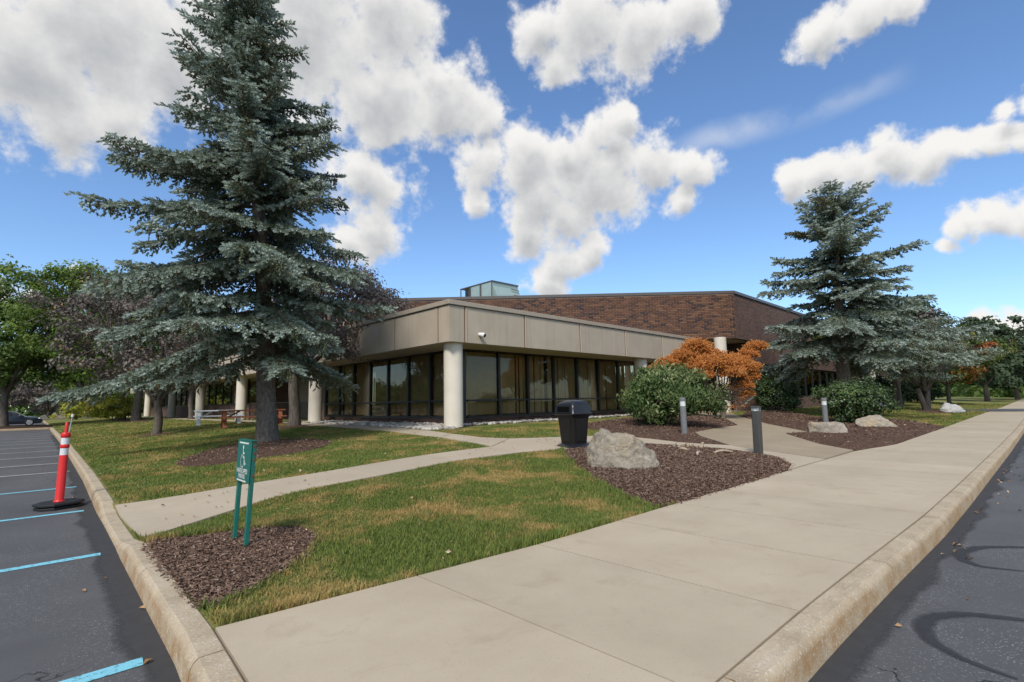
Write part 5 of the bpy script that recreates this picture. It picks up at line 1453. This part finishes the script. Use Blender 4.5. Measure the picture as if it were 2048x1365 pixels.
# remains of a tree stump in the mulch
MAT['old_wood'] = noisy('old_wood', (.30, .22, .15), (.52, .42, .31), 9, .9, .15, .6, 40, stretch=(1, 1, 4))
st = tag(empty('tree_stump', (10.62, 5.5, .17)), 'splintered pale remains of a tree stump in the mulch', 'stump')
rs = random.Random(4)
for i in range(8):
    a, w, h = -.36 + .1 * i, rs.uniform(.05, .1), rs.uniform(.05, .13)
    p = RT * a + FW * rs.uniform(-.1, .12)
    tip = p + RT * rs.uniform(-.06, .06) + FW * rs.uniform(-.14, 0) + Vector((0, 0, h))
    b = MB(); b.rings([[p + RT * w + Vector((0, 0, -.08)), p + FW * .08 + Vector((0, 0, -.08)), p - RT * w + Vector((0, 0, -.08)), p - FW * .1 + Vector((0, 0, -.08))],
                       [tip + RT * w * .6, tip + FW * .05 - Vector((0, 0, .02)), tip - RT * w * .5 - Vector((0, 0, .03)), tip - FW * .05 - Vector((0, 0, .02))]])
    b.build('splinter', MAT['old_wood'], st, local=True, bevel=.008, segs=1)
for (x, y, ang, L, lb) in ((9.75, 4.75, .2, .34, 'short curved piece of root lying below the stump'), (10.35, 4.55, -.6, .42, 'thin bleached stick lying in the mulch by the dark bollard'), (10.05, 5.25, 1.9, .22, 'broken wedge of bark beside the stump')):
    b = MB(); pts = [(-L / 2, 0, .0), (-L / 6, .03, .03), (L / 6, .03, .035), (L / 2, -.03, .01)]
    b.tube(pts, [.018, .028, .025, .012], 7)
    o = b.build('root_piece', MAT['old_wood'], None, smooth=True); o.location = (x, y, TZ(x, y) + .085); o.rotation_euler = (0, 0, ang)
    tag(o, lb, 'wood')

# litter bin: tapered body with corner ribs, domed hood with openings painted on as dark sheets, flared base
MAT['bin'] = plain('black_plastic', (.013, .0115, .0105), .5, .25, 0, .1)
MAT['bin_hood'] = plain('black_hood_plastic', (.014, .015, .018), .30, .45, 0, .1)
MAT['shade_lock_black'] = plain('shade_and_lock_black', (.004, .004, .004), .9, .05)
bx_, by_ = 8.95, 7.28
tb = tag(empty('litter_bin', (bx_, by_, TZ(bx_, by_) + .01), rad(-6)), 'black plastic litter bin with domed hood and square opening', 'bin')
def rsq(w, z, c=.25, dome=0, n=5):
    r = w * c; out = []
    for (sx, sy_, a0) in ((1, 1, 0), (-1, 1, 90), (-1, -1, 180), (1, -1, 270)):
        for i in range(n):
            a = rad(a0 + 90 * i / (n - 1)); out.append((sx * (w - r) + r * math.cos(a), sy_ * (w - r) + r * math.sin(a), z))
    return out
b = MB(); b.rings([rsq(.285, -.02, .05), rsq(.285, .03, .05), rsq(.235, .075, .1), rsq(.225, .08, .1)]); autosmooth(b.build('base', MAT['bin_hood'], tb, local=True), 35)
b = MB(); b.rings([rsq(.205, .06, .16), rsq(.225, .30, .16), rsq(.248, .62, .16), rsq(.262, .68, .16), rsq(.285, .735, .2)]); body = autosmooth(b.build('body', MAT['bin'], tb, local=True), 35)
for k in range(4):
    R = Matrix.Rotation(rad(90 * k), 3, 'Z')
    b = MB()
    v = [R @ Vector(q) for q in ((-.13, -.212, .13), (.13, -.212, .13), (.165, -.256, .62), (-.165, -.256, .62))]
    inn = [q + (R @ Vector((0, -.012, 0))) for q in v]
    b.v = [tuple(q) for q in v + inn]; b.f = [(4, 5, 6, 7), (0, 1, 5, 4), (1, 2, 6, 5), (2, 3, 7, 6), (3, 0, 4, 7)]
    b.build('side_panel', MAT['bin'], body, local=True, bevel=.006, segs=1)
b = MB(); b.rings([rsq(.300, .715, .16), rsq(.312, .735, .16), rsq(.302, .752, .16), rsq(.292, .87, .20), rsq(.274, .945, .26), rsq(.23, 1.0, .4), rsq(.15, 1.035, .6), rsq(.05, 1.048, .8)]); hood_ = autosmooth(b.build('hood', MAT['bin_hood'], tb, local=True), 50)
for k in range(4):
    R = Matrix.Rotation(rad(90 * k), 3, 'Z')
    if k in (0, 2, 3, 1):
        nm, mt = ('opening', MAT['shade_lock_black']) if k in (3, 1) else ('side_dome', MAT['bin_hood'])
        b = MB()
        if nm == 'opening':
            v = [R @ Vector(q) for q in ((-.215, -.302, .765), (.215, -.302, .765), (.205, -.288, .91), (-.205, -.288, .91))]
            b.v = [tuple(q + (R @ Vector((0, -.006, 0)))) for q in v]; b.f = [(0, 1, 2, 3)]  # flat near-black sheet stands in for the shade inside the opening
            fr_ = MB()
            for i in range(4): fr_.obar(v[i], v[(i + 1) % 4], .03, .022)
            fr_.build('opening_rim', MAT['bin_hood'], hood_, local=True)
            b.build(nm, mt, hood_, local=True)
# small lock dot
MB().box(-.2655, -.258, -.012, .012, .68, .70).build('lock', MAT['shade_lock_black'], body, local=True)

# lighting bollards
MAT['bollard'] = plain('dark_bronze_paint', (.055, .05, .045), .4, .45, 0, .08)
MAT['bollard_grey'] = plain('weathered_grey_paint', (.16, .16, .16), .55, .4, 0, .1)
MAT['lamp_glass'] = plain('frosted_lamp_lens', (.62, .64, .62), .3, .5, 0, .08, 30)
MAT['alu'] = plain('dull_aluminium', (.42, .43, .43), .4, .5, .6, .1)
def bollard(x, y, label, mat, h=1.02, tilt=0, style=0):
    t = tag(empty('bollard_light', (x, y, TZ(x, y) + .02)), label, 'bollard', 'bollard lights by the entrance walk')
    t.rotation_euler = (0, tilt, 0)
    b = MB()
    if style == 0:
        b.rings([rsq(.078, -.15, .35), rsq(.078, h - .10, .35)]); autosmooth(b.build('post', mat, t, local=True), 35)
        b = MB(); b.rings([rsq(.05, h - .10, .4), rsq(.05, h - .03, .4)]); b.build('lens', MAT['lamp_glass'], t, local=True)
        for sx, sy_ in ((1, 1), (-1, 1), (1, -1), (-1, -1)): MB().box(sx * .058 - .01, sx * .058 + .01, sy_ * .058 - .01, sy_ * .058 + .01, h - .1, h - .03).build('strut', MAT['alu'], t, local=True)
        b = MB(); b.rings([rsq(.088, h - .03, .3), rsq(.088, h - .012, .3), rsq(.07, h, .3)]); autosmooth(b.build('cap', mat, t, local=True), 35)
    else:
        b.lathe([(.085, -.15), (.085, h - .24)], 24); autosmooth(b.build('post', mat, t, local=True), 35)
        b = MB(); b.lathe([(.078, h - .24), (.078, h - .10)], 24); autosmooth(b.build('lens', MAT['lamp_glass'], t, local=True), 35)
        b = MB(); b.lathe([(.088, h - .10), (.088, h - .02), (.07, h)], 24); autosmooth(b.build('cap', mat, t, local=True), 35)
    return t
bollard(11.16, 4.15, 'dark bronze bollard light at the tip of the mulch bed with the boulder', MAT['bollard'], 1.0, rad(3), 0)
bollard(13.52, 7.0, 'grey bollard light in front of the viburnum shrub', MAT['bollard_grey'], 1.06, 0, 1)
bollard(20.1, 5.15, 'grey bollard light behind the flat-topped rock', MAT['bollard_grey'], 1.06, 0, 1)

# handicapped parking sign
MAT['sign_green'] = plain('sign_green_paint', (.012, .125, .095), .45, .45, 0, .12)
MAT['sign_white'] = plain('sign_white_print', (.62, .64, .58), .6, .3, 0, .05)
MAT['rust'] = noisy('rust', (.10, .045, .025), (.20, .09, .05), 20, .9, .2)
sg = tag(empty('parking_sign', (1.50, 5.10, .01)), 'green handicapped parking sign on two short posts', 'sign')
sg.rotation_euler = (rad(.5), rad(2.2), 0)
for y in (-.165, .165):
    b = MB(); b.box(-.018, .018, y - .017, y + .017, -.25, .94); b.build('post', MAT['sign_green'], sg, local=True, bevel=.004, segs=1)
b = MB(); b.box(-.034, -.020, -.186, .186, .565, .935); pn_ = b.build('panel', MAT['sign_green'], sg, local=True, bevel=.004, segs=1)
MB().box(-.035, .020, -.19, .19, .9365, .944).build('top_strip', MAT['sign_green'], sg, local=True)
for z in (.62, .76, .82, .88, .915): MB().box(-.008, .010, -.1845, -.1825, z, z + .02).build('rust_spot', MAT['rust'], sg, local=True)
def onface(bm, dx=-.0365): return [(dx, -p[0] * .8, p[1] - .045) for p in bm]     # reading from the lot: left is +y
def face_poly(polys, name):
    b = MB()
    for pl in polys:
        k = len(b.v); b.v += onface(pl); b.f.append(tuple(range(k, k + len(pl))))
    return b.build(name, MAT['sign_white'], pn_, local=True, recalc=False)
def strokepoly(pts, w):
    out = []
    for (x0, y0), (x1, y1) in zip(pts[:-1], pts[1:]):
        d = Vector((x1 - x0, y1 - y0)).normalized(); nn = Vector((-d.y, d.x)) * w / 2
        e = d * w * .35
        out.append([(x0 + nn.x - e.x, y0 + nn.y - e.y), (x0 - nn.x - e.x, y0 - nn.y - e.y), (x1 - nn.x + e.x, y1 - nn.y + e.y), (x1 + nn.x + e.x, y1 + nn.y + e.y)])
    return out
face_poly([[(-.16, .952), (.16, .952), (.16, .966), (-.16, .966)]], 'rule')
face_poly([[(-.16, .618), (.16, .618), (.16, .632), (-.16, .632)]], 'rule')
hx, hy = -.01, .84
head = [(hx + .019 * math.cos(a), .920 + .019 * math.sin(a)) for a in np.linspace(0, 6.28, 17)[:-1]]
arc = [(hx - .005 + .058 * math.cos(rad(a)), .800 + .058 * math.sin(rad(a))) for a in range(120, 361, 12)]
face_poly([head], 'head')
face_poly(strokepoly([(hx, .895), (hx + .006, .832), (hx + .052, .832), (hx + .078, .770), (hx + .105, .778)], .017), 'wheelchair_user')
face_poly(strokepoly([(hx + .002, .868), (hx + .05, .868)], .013), 'arm')
face_poly(strokepoly(arc, .014), 'wheel')
def text(body_, size, yc, name):
    cu = bpy.data.curves.new(name, 'FONT'); cu.body = body_; cu.size = size; cu.align_x = 'CENTER'; cu.resolution_u = 2; cu.offset = .0012
    o = bpy.data.objects.new(name, cu); COL.objects.link(o)
    me = bpy.data.meshes.new_from_object(o.evaluated_get(bpy.context.evaluated_depsgraph_get()))
    bpy.data.objects.remove(o)
    for v in me.vertices: x, y = v.co.x, v.co.y; v.co = (-.0365, -x * .86, yc - .045 + y * 1.1)
    me.materials.clear(); me.materials.append(MAT['sign_white'])
    q = bpy.data.objects.new(name, me); COL.objects.link(q); q.parent = pn_
text('HANDICAPPED', .052, .692, 'lettering')
text('PARKING', .052, .645, 'lettering')

# traffic delineator
MAT['red_plastic'] = plain('red_plastic', (.62, .018, .015), .4, .45, 0, .05)
MAT['reflective'] = plain('white_reflective_band', (.66, .67, .68), .35, .5, 0, .04)
MAT['rubber'] = plain('black_rubber', (.012, .012, .013), .6, .4, 0, .15)
dl = tag(empty('delineator_post', (.50, 10.05, -.15), rad(20)), 'red traffic delineator with two white bands on a black rubber base', 'delineator')
def octo(w, d, z): return [(w, -d * .45, z), (w, d * .45, z), (w * .55, d, z), (-w * .55, d, z), (-w, d * .45, z), (-w, -d * .45, z), (-w * .55, -d, z), (w * .55, -d, z)]
for z0, s in ((.0, .95), (.05, 1.0)):
    b = MB(); b.rings([octo(.27 * s, .23 * s, z0 + .004), octo(.27 * s, .23 * s, z0 + .034), octo(.23 * s, .19 * s, z0 + .046)]); b.build('base', MAT['rubber'], dl, local=True, bevel=.004, segs=1)
tp = empty('post', (0, 0, .09), 0, dl); tp.rotation_euler = (rad(-.5), rad(1.0), 0)
b = MB(); b.lathe([(.075, -.0), (.060, .015), (.053, .03), (.051, .66), (.050, .665)], 28); autosmooth(b.build('tube', MAT['red_plastic'], tp, local=True), 40)
b = MB(); b.lathe([(.0495, .664), (.0495, .765)], 28); autosmooth(b.build('reflective_band', MAT['reflective'], tp, local=True), 40)
b = MB(); b.lathe([(.050, .764), (.056, .772), (.056, .81), (.050, .82)], 28); autosmooth(b.build('collar', MAT['red_plastic'], tp, local=True), 40)
b = MB(); b.lathe([(.049, .819), (.049, .915)], 28); autosmooth(b.build('reflective_band', MAT['reflective'], tp, local=True), 40)
b = MB(); b.lathe([(.049, .914), (.058, .925), (.058, .968), (.048, .99), (.02, .995)], 28); autosmooth(b.build('collar', MAT['red_plastic'], tp, local=True), 40)
b = MB(); b.lathe([(.022, .99), (.020, 1.13), (.013, 1.14)], 16); autosmooth(b.build('handle', MAT['red_plastic'], tp, local=True), 40)
mk_ = tag(empty('marker_rod', (.53, 11.4, -.15)), 'thin grey marker rod standing behind the red delineator', 'rod')
b = MB(); b.tube([(0, 0, -.02), (.06, 0, .75), (.115, 0, 1.30)], [.012, .010, .008], 8); b.build('rod', MAT['alu'], mk_, local=True)
b = MB(); b.tube([(.115, 0, 1.295), (.118, 0, 1.34)], [.02, .018], 8); b.build('tip', MAT['sign_white'], mk_, local=True)

# picnic tables
MAT['stain_wood'] = noisy('red_brown_stained_wood', (.21, .070, .034), (.31, .115, .058), 5, .75, .25, .4, 40, stretch=(1, 6, 6))
MAT['white_wood'] = noisy('white_painted_wood', (.74, .74, .74), (.82, .82, .81), 4, .7, .25, .2, 40)
def picnic(loc, rz, L, mat, label, white=False):
    t = tag(empty('picnic_table', loc, rz), label, 'table')
    zt, W = .75, .74
    for i in range(5):
        y = -W / 2 + W * (i + .5) / 5
        MB().box(-L / 2, L / 2, y - W / 10 + .006, y + W / 10 - .006, zt - .06, zt).build('table_board', mat, t, local=True, bevel=.004, segs=1)
    for s in (-1, 1):
        for k in range(2):
            y = s * (.62 + .13 * k)
            MB().box(-L / 2, L / 2, y - .06, y + .06, .40, .45).build('seat_board', mat, t, local=True, bevel=.004, segs=1)
    for e in (-1, 1):
        x = e * (L / 2 - .22)
        for s in (-1, 1):
            MB().obar((x, s * .26, zt - .04), (x, s * .62, -.04), .06, .16, (1, 0, 0)).build('leg', mat, t, local=True)
        MB().box(x + .03, x + .07, -.76, .76, .32, .408).build('cross_beam', mat, t, local=True)
        MB().box(x + .03, x + .07, -.34, .34, zt - .12, zt - .042).build('top_batten', mat, t, local=True)
        MB().obar((x - e * .02, 0, .36), (x - e * .62, 0, zt - .06), .045, .07).build('brace', mat, t, local=True)
    return t
picnic((7.85, 25.65, TZ(7.85, 25.65) + .02), math.atan2(-.52, 2.7), 2.75, MAT['stain_wood'], 'red-brown stained picnic table behind the tall spruce trunk')
picnic((7.75, 30.85, TZ(7.75, 30.85) + .02), math.atan2(-.5, 2.7), 2.3, MAT['white_wood'], 'white painted picnic table behind the red-brown one')

# black railing in front of the recessed entry between the columns
rl = tag(empty('railing', (11.2, 32, ZB)), 'black metal railing between the columns behind the picnic tables', 'railing')
MB().box(11.18, 11.22, 26.6, 37.2, 1.46, 1.50).build('top_rail', MAT['frame'], rl)
MB().box(11.18, 11.22, 26.6, 37.2, .52, .55).build('bottom_rail', MAT['frame'], rl)
proto = MB().box(-.009, .009, -.009, .009, 0, .92).build('baluster', MAT['frame'])
pm = proto.data; bpy.data.objects.remove(proto)
y = 26.7
while y < 37.2:
    o = bpy.data.objects.new('baluster', pm); COL.objects.link(o); o.parent = rl; o.location = Vector((11.2, y, .545)) - rl.location; y += .14
for y in (26.6, 30.1, 33.7, 37.2): MB().box(11.17, 11.23, y - .03, y + .03, ZB - .1, 1.52).build('post', MAT['frame'], rl)

# parked cars
MAT['car_glass'] = plain('car_glass', (.02, .024, .03), .05, .6, 0, .05)
MAT['tyre'] = plain('tyre_rubber', (.018, .018, .018), .8, .2)
MAT['rim'] = plain('alloy_rim', (.50, .51, .52), .3, .5, .7, .05)
MAT['headlamp'] = plain('headlamp', (.60, .62, .62), .1, .6, 0, .03)
MAT['plate'] = plain('trim_black', (.015, .015, .016), .4, .4)
def car_paint(name, c):
    m, n, l, b = new_mat(name, .28, .5); b.inputs['Base Color'].default_value = (*c, 1); b.inputs['Coat Weight'].default_value = .8; b.inputs['Coat Roughness'].default_value = .04
    return m
MAT['navy'] = car_paint('navy_car_paint', (.012, .018, .034)); MAT['silver'] = car_paint('silver_car_paint', (.42, .44, .46)); MAT['white_car'] = car_paint('white_car_paint', (.7, .7, .7))
def car(loc, rz, paint, label):
    t = tag(empty('parked_car', loc, rz), label, 'car', 'cars in the parking lot')
    # stations nose (+x) to tail: x, sill z, shoulder z, half width
    st_ = [(2.42, .34, .56, .62), (2.32, .24, .68, .80), (2.0, .20, .80, .89), (1.3, .19, .90, .92), (.8, .19, .96, .925), (0, .19, .97, .93), (-1.0, .19, .98, .925), (-1.7, .20, 1.0, .91), (-2.15, .25, 1.0, .86), (-2.38, .34, .92, .76), (-2.44, .42, .75, .68)]
    b = MB(); rings_ = []
    for x, z0, z1, w in st_:
        m_ = (z0 + z1) / 2
        rings_.append([(x, -w * .88, z0), (x, -w, z0 + .12), (x, -w, m_), (x, -w * .97, z1 - .06), (x, -w * .86, z1), (x, 0, z1 + .03), (x, w * .86, z1), (x, w * .97, z1 - .06), (x, w, m_), (x, w, z0 + .12), (x, w * .88, z0), (x, 0, z0 - .02)])
    b.rings(rings_); autosmooth(b.build('body', paint, t, local=True), 45)
    gs = [(1.02, .94, .95, .80), (.45, .94, 1.32, .68), (.1, .94, 1.42, .64), (-.6, .94, 1.45, .63), (-1.2, .94, 1.38, .64), (-1.75, .96, 1.12, .70), (-2.0, .97, 1.0, .74)]
    b = MB(); b.rings([[(x, -.83, z0), (x, -w, z1 - .03), (x, -w * .85, z1), (x, w * .85, z1), (x, w, z1 - .03), (x, .83, z0)] for x, z0, z1, w in gs]); autosmooth(b.build('windows', MAT['car_glass'], t, local=True), 40)
    b = MB(); b.rings([[(x, -w, z - .03), (x, -w * .86, z + .012), (x, 0, z + .035), (x, w * .86, z + .012), (x, w, z - .03), (x, 0, z - .02)] for x, z, w in ((.5, 1.29, .68), (.1, 1.42, .655), (-.6, 1.45, .645), (-1.2, 1.385, .655), (-1.35, 1.33, .66))]); autosmooth(b.build('roof', paint, t, local=True), 50)
    for s in (-1, 1):
        for pts in (((1.05, s * .80, .95), (.48, s * .69, 1.30)), ((-.35, s * .835, .97), (-.42, s * .66, 1.42)), ((-2.02, s * .75, 1.0), (-1.3, s * .67, 1.34))):
            MB().obar(pts[0], pts[1], .05, .05).build('pillar', paint, t, local=True)
        b = MB(); b.obar((.75, s * .92, 1.02), (.68, s * 1.05, 1.04), .16, .11); b.build('mirror', paint, t, local=True, bevel=.02)
        MB().obar((2.30, s * .52, .64), (2.12, s * .84, .72), .16, .09).build('headlight', MAT['headlamp'], t, local=True)
        MB().obar((-2.40, s * .5, .80), (-2.28, s * .80, .84), .10, .12).build('tail_light', MAT['red_plastic'], t, local=True)
        for x in (1.45, -1.42):
            b = MB(); y0 = s * .93
            b.tube([(x, y0 - s * .22, .33), (x, y0 - s * .02, .33), (x, y0 + s * .005, .33)], [.33, .33, .30], 28); w = autosmooth(b.build('wheel', MAT['tyre'], t, local=True), 40)
            b = MB()
            for k in range(9):
                a = 2 * math.pi * k / 9; b.obar((x + .05 * math.cos(a), y0 + s * .012, .33 + .05 * math.sin(a)), (x + .225 * math.cos(a), y0 + s * .012, .33 + .225 * math.sin(a)), .05, .02, (0, 1, 0))
            b.tube([(x, y0 + s * .006, .33), (x, y0 + s * .012, .33)], [.235, .225], 28)
            b.build('rim', MAT['rim'], w, local=True)
    MB().box(2.39, 2.44, -.45, .45, .34, .50).build('grille', MAT['plate'], t, local=True)
    return t
car((-.72, 70.6, -.15), rad(1), MAT['navy'], 'dark navy sedan parked nose-in beyond the kerbed island')
car((-.66, 73.6, -.15), rad(-1), MAT['silver'], 'silver sedan parked on the far side of the navy one')

# dry leaves on lawn, path and lot
MAT['dry_leaf'] = m_attr('dry_leaf', [(0, (.16, .08, .03)), (.6, (.34, .19, .08)), (1, (.55, .46, .33))], .8, .2)
def litter():
    g = np.random.default_rng(19); n = 420
    x, y = g.uniform(1, 10, n), g.uniform(3.2, 16, n)
    x2, y2 = g.uniform(2, 14, 60), np.zeros(60); y2 = np.array([ky(a) for a in x2]) - .25 - g.exponential(.2, 60)
    x3 = g.uniform(.45, .82, 26); y3 = g.uniform(3, 20, 26)
    X = np.concatenate([x, x2, x3]); Y = np.concatenate([y, y2, y3])
    Z = np.concatenate([terrain(x, y) + .035, np.full(60, -.135), np.full(26, -.135)])
    C_ = np.stack([X, Y, Z], 1); k = len(X)
    V, F, a = leaves(C_, g.normal(0, .35, (k, 3)) + [0, 0, 1], g.uniform(.025, .06, k), g.random(k), g, .6, .6)
    tag(np_mesh('fallen_leaves', V, [F], MAT['dry_leaf'], None, {'rnd': a}), 'scattered dry fallen leaves', 'leaves', kind='stuff')
litter()
